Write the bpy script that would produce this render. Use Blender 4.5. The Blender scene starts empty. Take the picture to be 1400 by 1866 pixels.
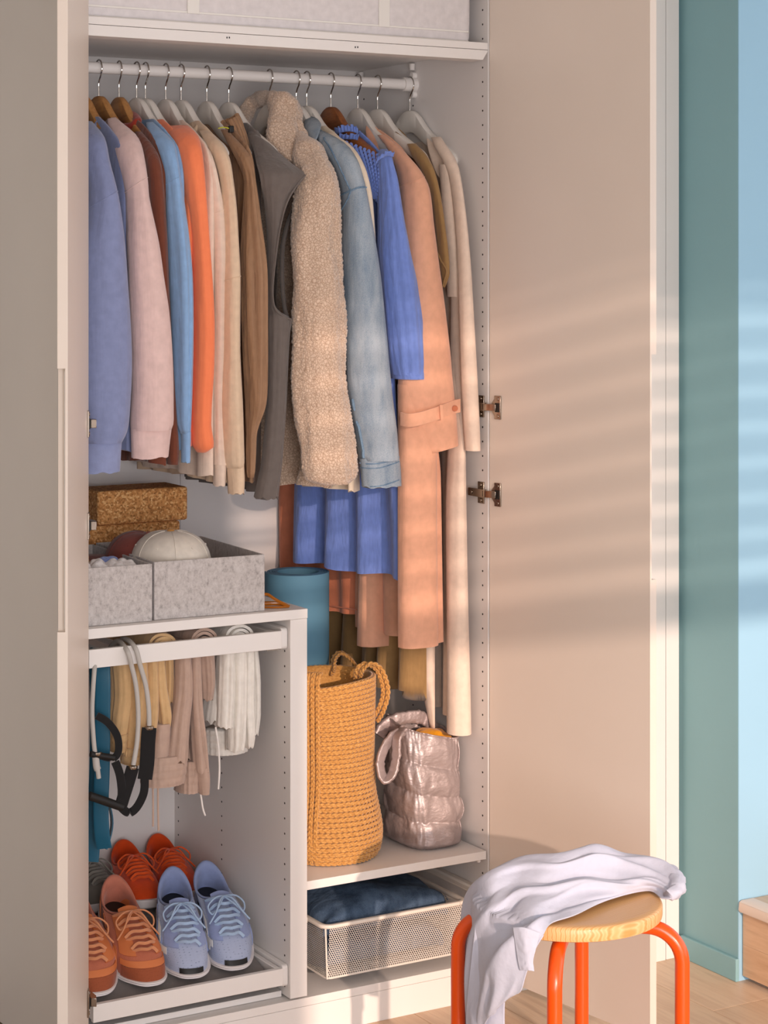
import bpy, bmesh, math, random
from mathutils import Vector, Matrix, noise

# ---------------------------------------------------------------- camera
S = bpy.context.scene
COL = S.collection
FPX, CXP, HOR = 3749.0, 700.0, 495.0            # focal length in pixels, centre column, horizon row
YAW = math.radians(30.45)
CAM = Vector((-2.509, -3.813, 1.61))
FW = Vector((math.sin(YAW), math.cos(YAW), 0)); RT = Vector((math.cos(YAW), -math.sin(YAW), 0))
cd = bpy.data.cameras.new('camera'); cam = bpy.data.objects.new('camera', cd); COL.objects.link(cam)
cam.location = CAM; cam.rotation_euler = (math.pi/2, 0, -YAW)
cd.sensor_fit = 'HORIZONTAL'; cd.sensor_width = 36.0
cd.lens = FPX/1400*36; cd.shift_y = -(933-HOR)/1400; cd.clip_start = .05; cd.clip_end = 100
S.camera = cam

# ---------------------------------------------------------------- light
S.view_settings.view_transform = 'Standard'; S.view_settings.look = 'None'
S.view_settings.gamma = 1; S.view_settings.use_curve_mapping = False
S.view_settings.exposure = 0.0
W_ = bpy.data.worlds.new('world'); S.world = W_; W_.use_nodes = True
bgn = W_.node_tree.nodes['Background']; bgn.inputs[0].default_value = (.93, .94, 1.0, 1); bgn.inputs[1].default_value = 1.6
SUN_AZ, SUN_EL = math.radians(10.5), math.radians(11.5)
sun_dir = Vector((math.sin(SUN_AZ)*math.cos(SUN_EL), math.cos(SUN_AZ)*math.cos(SUN_EL), -math.sin(SUN_EL)))
sl = bpy.data.lights.new('sun', 'SUN'); sl.energy = 2.6; sl.angle = math.radians(.75); sl.color = (1.0, .745, .60)
so = bpy.data.objects.new('sun', sl); COL.objects.link(so); so.location = (-1.5, -6, 3)
so.rotation_euler = sun_dir.to_track_quat('-Z', 'Y').to_euler()

# soft fill lamp added behind the camera to brighten the wardrobe inside
al_ = bpy.data.lights.new('fill_lamp', 'AREA'); al_.shape = 'RECTANGLE'; al_.size = 1.55; al_.size_y = 2.1; al_.energy = 78; al_.color = (1.0, .975, 1.0)
ao_ = bpy.data.objects.new('fill_lamp', al_); COL.objects.link(ao_); ao_.location = (-2.15, -4.62, 1.2); ao_.rotation_euler = (math.pi/2, 0, 0)
# ---------------------------------------------------------------- measuring helpers (pixel of the photo -> place in the room)
def ray(px, py):
    return FW + RT*((px-CXP)/FPX) + Vector((0, 0, (HOR-py)/FPX))
def PY(px, py, Y):
    r = ray(px, py); return CAM + r*((Y-CAM.y)/r.y)
def PX(px, py, X):
    r = ray(px, py); return CAM + r*((X-CAM.x)/r.x)
def PZ(px, py, Z):
    r = ray(px, py); return CAM + r*((Z-CAM.z)/r.z)
def PD(px, py, d):
    return CAM + ray(px, py)*d

# ---------------------------------------------------------------- mesh helpers
def lerp(a, b, t): return a+(b-a)*t
def ss(a, b, x):
    t = min(1, max(0, (x-a)/(b-a))); return t*t*(3-2*t)
def nz(x, y=0, z=0): return noise.noise(Vector((x, y, z)))
def table(tab, x):
    """smooth (Catmull-Rom) lookup in rows (x, v1, v2, ...)"""
    n = len(tab)
    if x <= tab[0][0]: return list(tab[0][1:])
    if x >= tab[-1][0]: return list(tab[-1][1:])
    for i in range(n-1):
        if tab[i][0] <= x <= tab[i+1][0]: break
    p0, p1, p2, p3 = tab[max(0, i-1)], tab[i], tab[i+1], tab[min(n-1, i+2)]
    h = p2[0]-p1[0]; t = (x-p1[0])/h; out = []
    for k in range(1, len(p1)):
        d1 = (p2[k]-p1[k]) if p0 is p1 else (p2[k]-p0[k])/(p2[0]-p0[0])*h
        d2 = (p2[k]-p1[k]) if p3 is p2 else (p3[k]-p1[k])/(p3[0]-p1[0])*h
        m = p2[k]-p1[k]
        if m == 0: d1 = d2 = 0
        else:
            d1 = d1 if d1*m > 0 else 0; d2 = d2 if d2*m > 0 else 0
            d1 = max(-3*abs(m), min(3*abs(m), d1)); d2 = max(-3*abs(m), min(3*abs(m), d2))
        t2, t3 = t*t, t*t*t
        out.append((2*t3-3*t2+1)*p1[k]+(t3-2*t2+t)*d1+(-2*t3+3*t2)*p2[k]+(t3-t2)*d2)
    return out
def spline(pts, n):
    """Catmull-Rom through 3D points, n samples per span"""
    pts = [Vector(p) for p in pts]; out = []; m = len(pts)
    for i in range(m-1):
        a, b, c, d = pts[max(0, i-1)], pts[i], pts[i+1], pts[min(m-1, i+2)]
        for k in range(n):
            t = k/n
            out.append(.5*((2*b)+(c-a)*t+(2*a-5*b+4*c-d)*t*t+(3*b-a-3*c+d)*t*t*t))
    out.append(pts[-1]); return out

class G:
    def __init__(s): s.v = []; s.f = []; s.m = []; s.mi = 0
    def add(s, vs, fs):
        o = len(s.v); s.v += [Vector(v) for v in vs]; s.f += [tuple(i+o for i in f) for f in fs]; s.m += [s.mi]*len(fs); return s
    def box(s, x0, x1, y0, y1, z0, z1, M=None):
        vs = [Vector(p) for p in ((x0,y0,z0),(x1,y0,z0),(x1,y1,z0),(x0,y1,z0),(x0,y0,z1),(x1,y0,z1),(x1,y1,z1),(x0,y1,z1))]
        if M: vs = [M @ v for v in vs]
        return s.add(vs, [(0,3,2,1),(4,5,6,7),(0,1,5,4),(1,2,6,5),(2,3,7,6),(3,0,4,7)])
    def prism(s, poly, axis, a, b, M=None):
        """polygon extruded along 'x','y' or 'z' between a and b"""
        n = len(poly); vs = []
        for q in (a, b):
            for (p, r) in poly:
                v = Vector({'x': (q, p, r), 'y': (p, q, r), 'z': (p, r, q)}[axis]); vs.append(M @ v if M else v)
        fs = [tuple(range(n))[::-1], tuple(range(n, 2*n))]+[(i, (i+1) % n, n+(i+1) % n, n+i) for i in range(n)]
        return s.add(vs, fs)
    def loft(s, rings, cap0=True, cap1=True, closed=True):
        n = len(rings[0]); vs = [p for r in rings for p in r]; fs = []
        for j in range(len(rings)-1):
            for i in range(n if closed else n-1):
                k = (i+1) % n; fs.append((j*n+i, j*n+k, (j+1)*n+k, (j+1)*n+i))
        if closed and cap0: fs.append(tuple(range(n))[::-1])
        if closed and cap1: fs.append(tuple((len(rings)-1)*n+i for i in range(n)))
        return s.add(vs, fs)
    def grid(s, rows, thick=0):
        """open sheet from rows of points; thick>0 makes it a slab"""
        n = len(rows[0]); m = len(rows)
        if not thick: return s.loft(rows, closed=False)
        P = [[Vector(p) for p in r] for r in rows]; N = []
        for j in range(m):
            for i in range(n):
                du = P[j][min(n-1, i+1)]-P[j][max(0, i-1)]; dv = P[min(m-1, j+1)][i]-P[max(0, j-1)][i]
                c = du.cross(dv); N.append(c.normalized() if c.length > 1e-12 else Vector((0, 0, 1)))
        top = [P[j][i]+N[j*n+i]*thick/2 for j in range(m) for i in range(n)]
        bot = [P[j][i]-N[j*n+i]*thick/2 for j in range(m) for i in range(n)]
        o = m*n; fs = []
        for j in range(m-1):
            for i in range(n-1):
                a, b, c, d = j*n+i, j*n+i+1, (j+1)*n+i+1, (j+1)*n+i
                fs += [(a, b, c, d), (o+d, o+c, o+b, o+a)]
        for i in range(n-1):
            fs += [(i+1, i, o+i, o+i+1), ((m-1)*n+i, (m-1)*n+i+1, o+(m-1)*n+i+1, o+(m-1)*n+i)]
        for j in range(m-1):
            fs += [(j*n, (j+1)*n, o+(j+1)*n, o+j*n), ((j+1)*n+n-1, j*n+n-1, o+j*n+n-1, o+(j+1)*n+n-1)]
        return s.add(top+bot, fs)
    def tube(s, pts, r, seg=8, cap=True, flat=None, up=None):
        """round tube along points; r number or list; flat=(a,b) gives an a x b ribbon section"""
        pts = [Vector(p) for p in pts]; n = len(pts); rings = []; ref = None
        for i, p in enumerate(pts):
            t = (pts[min(n-1, i+1)]-pts[max(0, i-1)])
            t = t.normalized() if t.length > 1e-9 else Vector((0, 0, 1))
            if ref is None:
                ref = Vector(up) if up else (Vector((0, 0, 1)) if abs(t.z) < .9 else Vector((1, 0, 0)))
            a = (ref-t*ref.dot(t)); a = a.normalized() if a.length > 1e-6 else t.orthogonal().normalized()
            b = t.cross(a); ref = Vector(up) if up else a; rr = r[i] if isinstance(r, (list, tuple)) else r
            if flat:
                ring = []
                for k in range(seg):
                    an = 2*math.pi*k/seg; ca, sa = math.cos(an), math.sin(an)
                    q = lambda c: math.copysign(abs(c)**.45, c)
                    ring.append(p+a*(q(ca)*flat[0]*rr)+b*(q(sa)*flat[1]*rr))
            else:
                ring = [p+a*math.cos(2*math.pi*k/seg)*rr+b*math.sin(2*math.pi*k/seg)*rr for k in range(seg)]
            rings.append(ring)
        return s.loft(rings, cap, cap)
    def lathe(s, prof, cx, cy, seg=32, cap=True):
        return s.loft([[(cx+r*math.cos(2*math.pi*k/seg), cy+r*math.sin(2*math.pi*k/seg), z) for k in range(seg)] for r, z in prof], cap, cap)
    def ball(s, c, rx, ry, rz, seg=12, M=None):
        rings = []
        for j in range(1, seg//2*2):
            a = math.pi*j/(seg//2*2)
            ring = [Vector((rx*math.sin(a)*math.cos(2*math.pi*k/seg), ry*math.sin(a)*math.sin(2*math.pi*k/seg), -rz*math.cos(a))) for k in range(seg)]
            rings.append([(M @ p if M else p)+Vector(c) for p in ring])
        return s.loft(rings)
    def xf(s, M):
        s.v = [M @ v for v in s.v]; return s

PW = {}
def obj(name, g, mat, parent=None, label=None, cat=None, group=None, kind=None, smooth=True, bevel=0, subsurf=0, ang=40):
    base = Vector((0, 0, 0))
    if parent is None and g.v:
        xs = [v.x for v in g.v]; ys = [v.y for v in g.v]; zs = [v.z for v in g.v]
        base = Vector(((min(xs)+max(xs))/2, (min(ys)+max(ys))/2, min(zs)))
    me = bpy.data.meshes.new(name); me.from_pydata([tuple(v-base) for v in g.v], [], g.f)
    mats = mat if isinstance(mat, (list, tuple)) else [mat]
    for m in mats: me.materials.append(m)
    if len(mats) > 1: me.polygons.foreach_set('material_index', g.m)
    o = bpy.data.objects.new(name, me); COL.objects.link(o)
    bm = bmesh.new(); bm.from_mesh(me); bmesh.ops.recalc_face_normals(bm, faces=bm.faces); bm.to_mesh(me); bm.free()
    if smooth:
        me.polygons.foreach_set('use_smooth', [True]*len(me.polygons))
        try: me.set_sharp_from_angle(angle=math.radians(ang))
        except Exception: pass
    if parent is None: o.location = base; PW[o] = base
    else:
        o.parent = parent; o.matrix_parent_inverse = Matrix.Translation(-PW[parent]); PW[o] = Vector((0, 0, 0))
    if bevel:
        b = o.modifiers.new('bevel', 'BEVEL'); b.width = bevel; b.segments = 2; b.limit_method = 'ANGLE'; b.angle_limit = math.radians(50)
    if subsurf:
        b = o.modifiers.new('smooth', 'SUBSURF'); b.levels = subsurf; b.render_levels = subsurf
    tag(o, label, cat, group, kind); return o
def tag(o, label=None, cat=None, group=None, kind=None):
    if label: o['label'] = label
    if cat: o['category'] = cat
    if group: o['group'] = group
    if kind: o['kind'] = kind
    return o
def thing(name, loc, label, cat, group=None, kind=None):
    o = bpy.data.objects.new(name, None); COL.objects.link(o); o.empty_display_size = .05
    o.location = loc; PW[o] = Vector(loc); return tag(o, label, cat, group, kind)

# ---------------------------------------------------------------- materials
def lin(h):
    h = h.lstrip('#'); c = [int(h[i:i+2], 16)/255 for i in (0, 2, 4)]
    return tuple(x/12.92 if x <= .04045 else ((x+.055)/1.055)**2.4 for x in c)+(1,)
def mul(c, k): return tuple(min(1, x*k) for x in c[:3])+(1,)
class NT:
    def __init__(s, name):
        s.mat = bpy.data.materials.new(name); s.mat.use_nodes = True; s.t = s.mat.node_tree
        s.b = s.t.nodes['Principled BSDF']; s.tc = None
    def n(s, typ, **kw):
        nd = s.t.nodes.new(typ)
        for k, v in kw.items():
            if k.startswith('_'): setattr(nd, k[1:], v)
            else: nd.inputs[k.replace('_', ' ')].default_value = v
        return nd
    def l(s, a, b): s.t.links.new(a, b)
    def co(s, scale=(1, 1, 1), rot=(0, 0, 0), src='Object'):
        if s.tc is None: s.tc = s.t.nodes.new('ShaderNodeTexCoord')
        m = s.n('ShaderNodeMapping'); m.inputs['Scale'].default_value = scale; m.inputs['Rotation'].default_value = rot
        s.l(s.tc.outputs[src], m.inputs['Vector']); return m.outputs[0]
    def ramp(s, fac, stops):
        r = s.t.nodes.new('ShaderNodeValToRGB'); e = r.color_ramp.elements
        while len(e) < len(stops): e.new(.5)
        for i, (p, c) in enumerate(stops): e[i].position = p; e[i].color = c
        s.l(fac, r.inputs[0]); return r.outputs[0]
    def noise(s, scale, detail=3, co=None, rough=.5):
        nd = s.n('ShaderNodeTexNoise', Scale=scale, Detail=detail, Roughness=rough); s.l(co or s.co(), nd.inputs['Vector']); return nd.outputs['Fac']
    def bump(s, h, strength, dist=.001, prev=None):
        b = s.n('ShaderNodeBump', Strength=strength, Distance=dist); s.l(h, b.inputs['Height'])
        if prev: s.l(prev, b.inputs['Normal'])
        s.l(b.outputs[0], s.b.inputs['Normal']); return b.outputs[0]
def paint(name, hexc, rough=.45, spec=.4, var=.02):
    k = NT(name); c = lin(hexc); k.b.inputs['Roughness'].default_value = rough; k.b.inputs['Specular IOR Level'].default_value = spec
    col = k.ramp(k.noise(3, 2), [(.3, mul(c, 1-var)), (.7, mul(c, 1+var))]); k.l(col, k.b.inputs['Base Color'])
    k.bump(k.noise(700, 1), .05, .0003); return k.mat
def fabric(name, hexc, var=.06, weave=900, wb=.25, rough=.85, sheen=.25, wr=.35, wscale=(26, 26, 5), mottle=60):
    k = NT(name); c = lin(hexc); b = k.b
    b.inputs['Roughness'].default_value = rough; b.inputs['Specular IOR Level'].default_value = .2
    b.inputs['Sheen Weight'].default_value = sheen; b.inputs['Sheen Roughness'].default_value = .5
    col = k.ramp(k.noise(mottle, 3), [(.3, mul(c, 1-var)), (.7, mul(c, 1+var))]); k.l(col, b.inputs['Base Color'])
    n1 = k.bump(k.noise(1, 3, k.co(wscale), .55), wr, .014)
    n2 = k.bump(k.noise(1, 2, k.co((90, 90, 28), (.5, .25, 0)), .5), wr*.45, .004, n1)
    k.bump(k.noise(weave, 2), wb, .0006, n2); return k.mat
def metal(name, hexc, rough=.25):
    k = NT(name); k.b.inputs['Metallic'].default_value = 1; k.b.inputs['Roughness'].default_value = rough
    c = lin(hexc); col = k.ramp(k.noise(40, 2), [(.3, mul(c, .92)), (.7, c)]); k.l(col, k.b.inputs['Base Color']); return k.mat
def wood(name, c1, c2, scale=(60, 60, 4), rough=.45, dist=3.0):
    k = NT(name); k.b.inputs['Roughness'].default_value = rough
    n = k.noise(1, 4, k.co(scale), .6)
    col = k.ramp(n, [(.3, lin(c1)), (.55, lin(c2)), (.75, mul(lin(c1), .9))]); k.l(col, k.b.inputs['Base Color'])
    k.bump(n, .08, .0005); return k.mat

M = {}
M['white'] = paint('wardrobe_white', 'E9E4E0', .42)
M['white_in'] = paint('wardrobe_inside', 'E6E1DE', .5)
M['door'] = paint('door_white', 'E4D6C9', .42)
M['hole'] = paint('hole_dark', '2A221E', .8)
M['black'] = paint('black_plastic', '161514', .5)
M['chrome'] = metal('chrome', 'C8C4C0', .12)
M['nickel'] = metal('nickel', 'A89C90', .22)
M['teal_wall'] = paint('teal_paint', '88B3BA', .5)
M['blue_wall'] = paint('pale_blue_paint', '9CC6DE', .6)
M['grey_wall'] = paint('warm_grey_paint', 'CDC8BC', .7)
M['ceil'] = paint('ceiling_white', 'E6E2DC', .8)
M['blind'] = paint('blind_slat', 'E5DDD0', .6)
M['oak'] = wood('oak_floor', 'C9A687', 'D9B999', (14, 1.6, 14))
M['oak_dark'] = wood('oak_stair', 'C99E7A', 'DDB794', (1.6, 3, 26))
M['nosing'] = paint('stair_nosing', 'E8D5C6', .4)

# ---------------------------------------------------------------- the room
g = G().box(-4, 3.2, -5.2, .75, -.03, -.0125); flo = obj('floor', g, paint('floor_screed', '8F7760', .8), kind='structure', smooth=False)
rnd = random.Random(5)
plank_mats = [wood('oak_plank_%d' % i, a, b, (30, 2.2, 30), .42) for i, (a, b) in enumerate((('C4A184', 'D8BA9B'), ('BF9B7E', 'D2B292'), ('CBA98B', 'DFC2A4')))]
pme = {}
for i, x in enumerate([-.95+.19*k for k in range(13)]):
    y = -2.6+rnd.random()*.9 - .9
    while y < .6:
        y1 = min(y+1.25, .6); y0_ = max(y, -2.6)
        if y1 > y0_+.05:
            g = G().box(x+.0007, x+.1893, y0_+.0007, y1-.0007, -.0125, 0)
            obj('plank', g, plank_mats[rnd.randrange(3)], flo, smooth=False, bevel=.0008)
        y += 1.25
g = G().box(-3.72, -3.6, -4.72, .6, 0, 2.6); obj('wall_left', g, M['ceil'], kind='structure', smooth=False)
g = G().box(-4, 3.2, .6, .72, 0, 2.6); obj('wall_back', g, M['grey_wall'], kind='structure', smooth=False)
g = G().box(.55, .75, -.195, .6, 0, 2.6); obj('wall_right', g, M['teal_wall'], kind='structure', smooth=False)
g = G().box(.5505, 2.6, -.197, -.190, 0, 2.6); obj('wall_stairwell', g, M['blue_wall'], kind='structure', smooth=False)
g = G().box(.540, .55, -.2, .0, 0, .052); obj('baseboard_right', g, M['teal_wall'], kind='structure', smooth=False, bevel=.002)
g = G().box(-4, 3.2, -5.2, .72, 2.6, 2.7); obj('ceiling', g, M['ceil'], kind='structure', smooth=False)
# window wall behind the photographer, with a slatted blind in its upper half
WY = -4.6; WX0, WX1 = -1.36, .62; WZ1 = 2.62
wall = G().box(-1.42, WX0, WY-.12, WY, 0, 2.6).box(WX1, 1.3, WY-.12, WY, 0, 2.6).box(-3.2, -2.94, WY-.12, WY, 0, 2.6).box(-2.94, -1.42, WY-.12, WY, 2.27, 2.6).box(-2.94, -1.42, WY-.12, WY, 0, .13)  # the framed opening on the left is added for the fill lamp
obj('wall_window', wall, M['grey_wall'], kind='structure', smooth=False)
win = thing('window_1', ((WX0+WX1)/2, WY-.06, 0), 'tall window with a transom behind the camera', 'window', kind='structure')
del win['category']
fr = G().box(WX0, WX1, WY-.1, WY-.02, 0, .06).box(WX0, WX0+.04, WY-.1, WY-.02, .06, 2.6).box(WX1-.04, WX1, WY-.1, WY-.02, .06, 2.6)
obj('window_frame', fr, M['white'], win, smooth=False)
obj('transom', G().box(WX0+.04, WX1-.04, WY-.09, WY-.03, 1.745, 1.835), M['white'], win, smooth=False)
bl = thing('window_blind', ((WX0+WX1)/2, WY+.03, 1.85), 'slatted blind drawn over the upper part of the window', 'blind')
for k in range(27):
    z = 1.86+.027*k; h_ = .010+(.016 if k % 3 == 0 else 0)
    obj('slat', G().box(WX0+.05, WX1-.05, WY+.02, WY+.028, z, z+h_), M['blind'], bl, smooth=False)
obj('sun_block_panel', G().box(-2.95, -1.41, WY-.08, WY-.076, .1, 2.3), M['blind'], label='unseen white panel added to block the sun at the fill lamp opening', cat='blind', smooth=False)  # unseen opaque panel, added to keep sun from coming through beside the lamp
# stairs leading off to the right
st = thing('staircase', (.9, -.7, 0), 'oak staircase with a pale nosing beside the teal wall', 'stairs')
obj('riser', G().box(.56, .575, -1.4, -.2, .012, .083), M['oak_dark'], st, smooth=False)
obj('riser', G().box(.56, .575, -1.4, -.2, .0835, .158), M['oak_dark'], st, smooth=False)
obj('nosing', G().prism([(.547, .163), (.55, .158), (.59, .158), (.59, .1845), (.556, .1845), (.549, .181)], 'y', -1.4, -.2), M['nosing'], st, bevel=.001)
for k in range(3):
    obj('tread', G().box(.59, .85, -.2-.4*(k+1)+.0008, -.2-.4*k, .163, .1835), plank_mats[k], st, smooth=False)
obj('riser', G().box(.83, .845, -1.4, -.2, .19, .35), M['oak_dark'], st, smooth=False)
obj('tread', G().box(.82, 1.1, -1.4, -.2, .35, .37), M['oak_dark'], st, smooth=False)

# ---------------------------------------------------------------- wardrobe
XL, DL, DR, DEP = -.964, -.497, -.457, .575
wd = thing('wardrobe', (XL/2, .29, 0), 'large white open wardrobe filled with hanging clothes, shelves and trays', 'wardrobe')
def part(name, g, mat=None, parent=None, **kw):
    return obj(name, g, mat or M['white'], parent or wd, **kw)
sideR = part('side_panel', G().box(0, .018, 0, .58, 0, 2.36), M['white_in'], smooth=False, bevel=.0008)
sideL = part('side_panel', G().box(XL-.018, XL, 0, .58, 0, 2.36), M['white_in'], smooth=False, bevel=.0008)
part('back_panel', G().box(XL, XL/2-.0006, DEP, .58, .07, 2.34), M['white_in'], smooth=False)
part('back_panel', G().box(XL/2+.0006, 0, DEP, .58, .07, 2.34), M['white_in'], smooth=False)
part('bottom_panel', G().box(XL, 0, 0, DEP, .0655, .083), smooth=False, bevel=.0008)
part('plinth', G().box(XL, 0, .0015, .02, 0, .0645), smooth=False, bevel=.0008)
part('top_panel', G().box(XL, 0, 0, DEP, 2.34, 2.36), smooth=False)
divider = part('divider', G().box(DL, DR, -.004, DEP, .088, .8815), smooth=False, bevel=.001)
part('base_rail', G().box(XL, DL-.003, .03, DEP, .084, .0965), smooth=False, bevel=.0008)
part('cabinet_shelf', G().box(XL, DR, -.006, DEP, .882, .902), smooth=False, bevel=.001)
part('lower_shelf', G().box(DR+.001, -.0045, .0, .55, .3085, .327), smooth=False, bevel=.001)
part('upper_shelf', G().box(XL, -.0005, 0, DEP, 2.1015, 2.117), smooth=False, bevel=.0008)
part('light_strip', G().prism([(XL, 2.1005), (-.001, 2.1005), (-.001, 2.097), (-.0135, 2.0785), (XL, 2.0785)], 'y', .0, .05), smooth=False, bevel=.0006)
for px, py in ((416, 68.5), (650, 86)):
    gm = G()
    for k in (-1, 1):
        c = PY(px+k*2.2, py, -.0004); gm.box(c.x-.0011, c.x+.0011, -.0008, .0002, c.z-.0018, c.z+.0018)
    part('mark', gm, M['black'], smooth=False)
# peg holes in columns of 32 mm pitch
def holes(parent, X, cols, zs, skip):
    g = G()
    for y in cols:
        for z in zs:
            if any(a < z < b for a, b in skip): continue
            ring = lambda dx: [(X+dx, y+.0024*math.cos(2*math.pi*k/8), z+.0024*math.sin(2*math.pi*k/8)) for k in range(8)]
            g.loft([ring(-.0003), ring(.001)])
    part('peg_holes', g, M['hole'], parent, kind='stuff', smooth=False)
holes(sideR, 0, (.0215, .32, .552), [2.128-.032*k for k in range(-6, 64)], [(2.07, 2.122), (.30, .335)])
holes(divider, DL, (.0215, .3235, .553), [.8125-.032*k for k in range(0, 23)], [])
for y, z in ((.552, 2.095), (.31, 2.095)):
    part('shelf_peg', G().lathe([(.006, z-.013), (.007, z-.004), (.007, z+.002)], -.009, y, 10))
part('shelf_peg', G().lathe([(.005, .299), (.005, .308)], -.012, .02, 10))
rod = part('clothes_rod', G().tube([(XL+.001, .31, 2.048), (-.012, .31, 2.048)], .0125, 24))
gb = G().tube([(-.034, .31, 2.048), (0, .31, 2.048)], .0165, 24)
gb.tube([(-.011, .31, 2.07), (0, .31, 2.07)], .008, 12).tube([(-.011, .31, 2.025), (0, .31, 2.025)], .008, 12)
part('rod_bracket', gb, None, rod)
# doors: slab with a routed grip on the free edge
def door(A, ang_, sgn, z0, z1):
    """A hinge corner of inner face; direction to the free edge; sgn side of the outer face"""
    s, c = math.sin(ang_), math.cos(ang_)
    d = Vector((s, -c, 0)); n = Vector((c*sgn, s*sgn, 0))
    Mx = Matrix(((d.x, n.x, 0, A[0]), (d.y, n.y, 0, A[1]), (0, 0, 1, 0), (0, 0, 0, 1)))
    g = G()
    prof = [(0, 0), (.495, 0), (.495, .018), (0, .018)]
    cut = [(0, 0), (.495, 0), (.495, .0045), (.493, .0055), (.483, .0062), (.479, .010), (.477, .018), (0, .018)]
    main = [(0, 0), (.474, 0), (.474, .018), (0, .018)]; edge_ = [(.474, 0), (.495, 0), (.495, .018), (.474, .018)]; cut = [(.474, 0)]+cut[1:-1]+[(.474, .018)]
    g.prism(main, 'z', z0, z1, Mx); g.prism(edge_, 'z', z0, .985, Mx); g.prism(cut, 'z', .985, 1.442, Mx); g.prism(edge_, 'z', 1.442, z1, Mx)
    o = part('door', g, M['door'], smooth=False)
    return o, Mx
HB = math.radians(8.0); HA = math.radians(-26.4)
doorR, MR = door((.0015, -.004), math.radians(7.6), 1, .055, 2.35)
doorL, ML = door((-.9545, -.018), HA, -1, .055, 2.35)
for dd, Mx in ((doorR, MR), (doorL, ML)):
    gg = G().prism([(.4785, .0062), (.4935, .0056), (.4935, .0060), (.4795, .0066)], 'z', .99, 1.437, Mx)
    obj('grip', gg, M['white'], dd, smooth=False)
def hinge(z, dd, Mx, right):
    g = G()
    # plate on the door
    for s_ in (0,):
        g.box(.020, .040, -.004, -.0003, z-.026, z+.026, Mx)
        ring = [(.020-.013*math.sin(math.pi*k/12), z-.02+.04*k/12) for k in range(13)]
        g.prism([(a, b) for a, b in ring], 'y', -.003, -.0003, Mx)
        g.tube([Mx @ Vector((.031, -.0035, z+q)) for q in (-.019,)] + [Mx @ Vector((.031, -.0052, z-.019))], .004, 10)
        g.tube([Mx @ Vector((.031, -.0035, z+.019)), Mx @ Vector((.031, -.0052, z+.019))], .004, 10)
    h = obj('hinge', g, M['nickel'], dd, bevel=.0012)
    obj('cup', G().box(.024, .036, -.0055, -.0036, z-.010, z+.010, Mx), M['black'], h, smooth=False)
    if right:
        ga = G(); a = Mx @ Vector((.028, -.006, z))
        ga.prism([(-.013, -.012), (a.x-.001, a.y), (a.x+.004, a.y+.004), (-.004, .0), (-.004, .004), (-.013, .004)], 'z', z-.0075, z+.0075)
        ga.box(-.013, -.0035, .0, .062, z-.009, z+.009).box(-.004, -.0004, .012, .036, z-.024, z+.024)
        for q in (-.017, .017): ga.tube([(-.0035, .024, z+q), (-.0062, .024, z+q)], .0045, 10)
        ga.tube([(-.0132, .048, z), (-.0148, .048, z)], .005, 10)
        obj('hinge_arm', ga, M['nickel'], dd, bevel=.0012)
    else:
        ga = G(); a = Mx @ Vector((.028, -.006, z))
        ga.prism([(XL+.006, .02), (XL+.02, .02), (a.x+.016, a.y+.01), (a.x+.010, a.y-.006), (a.x, a.y)], 'z', z-.0085, z+.0085)
        ga.box(XL+.0004, XL+.012, .012, .05, z-.01, z+.01)
        obj('hinge_arm', ga, M['nickel'], dd, bevel=.001)
for y in (743, 902): hinge(PY(895, y, -.03).z, doorR, MR, True)
for z in (.22, 2.24): hinge(z, doorR, MR, True)
for y in (772, 958, 1826): hinge(PY(160, y, -.04).z, doorL, ML, False)
# neighbouring closed wardrobe unit
nb = thing('neighbour_wardrobe', (.29, .3, 0), 'closed white wardrobe unit between the open door and teal wall', 'wardrobe')
obj('body', G().box(.0195, .548, .02, .58, 0, 2.36), M['white'], nb, smooth=False)
obj('door', G().box(.022, .497, .0, .018, .0, 2.355), M['white'], nb, smooth=False, bevel=.001)
obj('filler_strip', G().box(.5, .538, .002, .02, 0, 2.36), M['white'], nb, smooth=False, bevel=.001)
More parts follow.
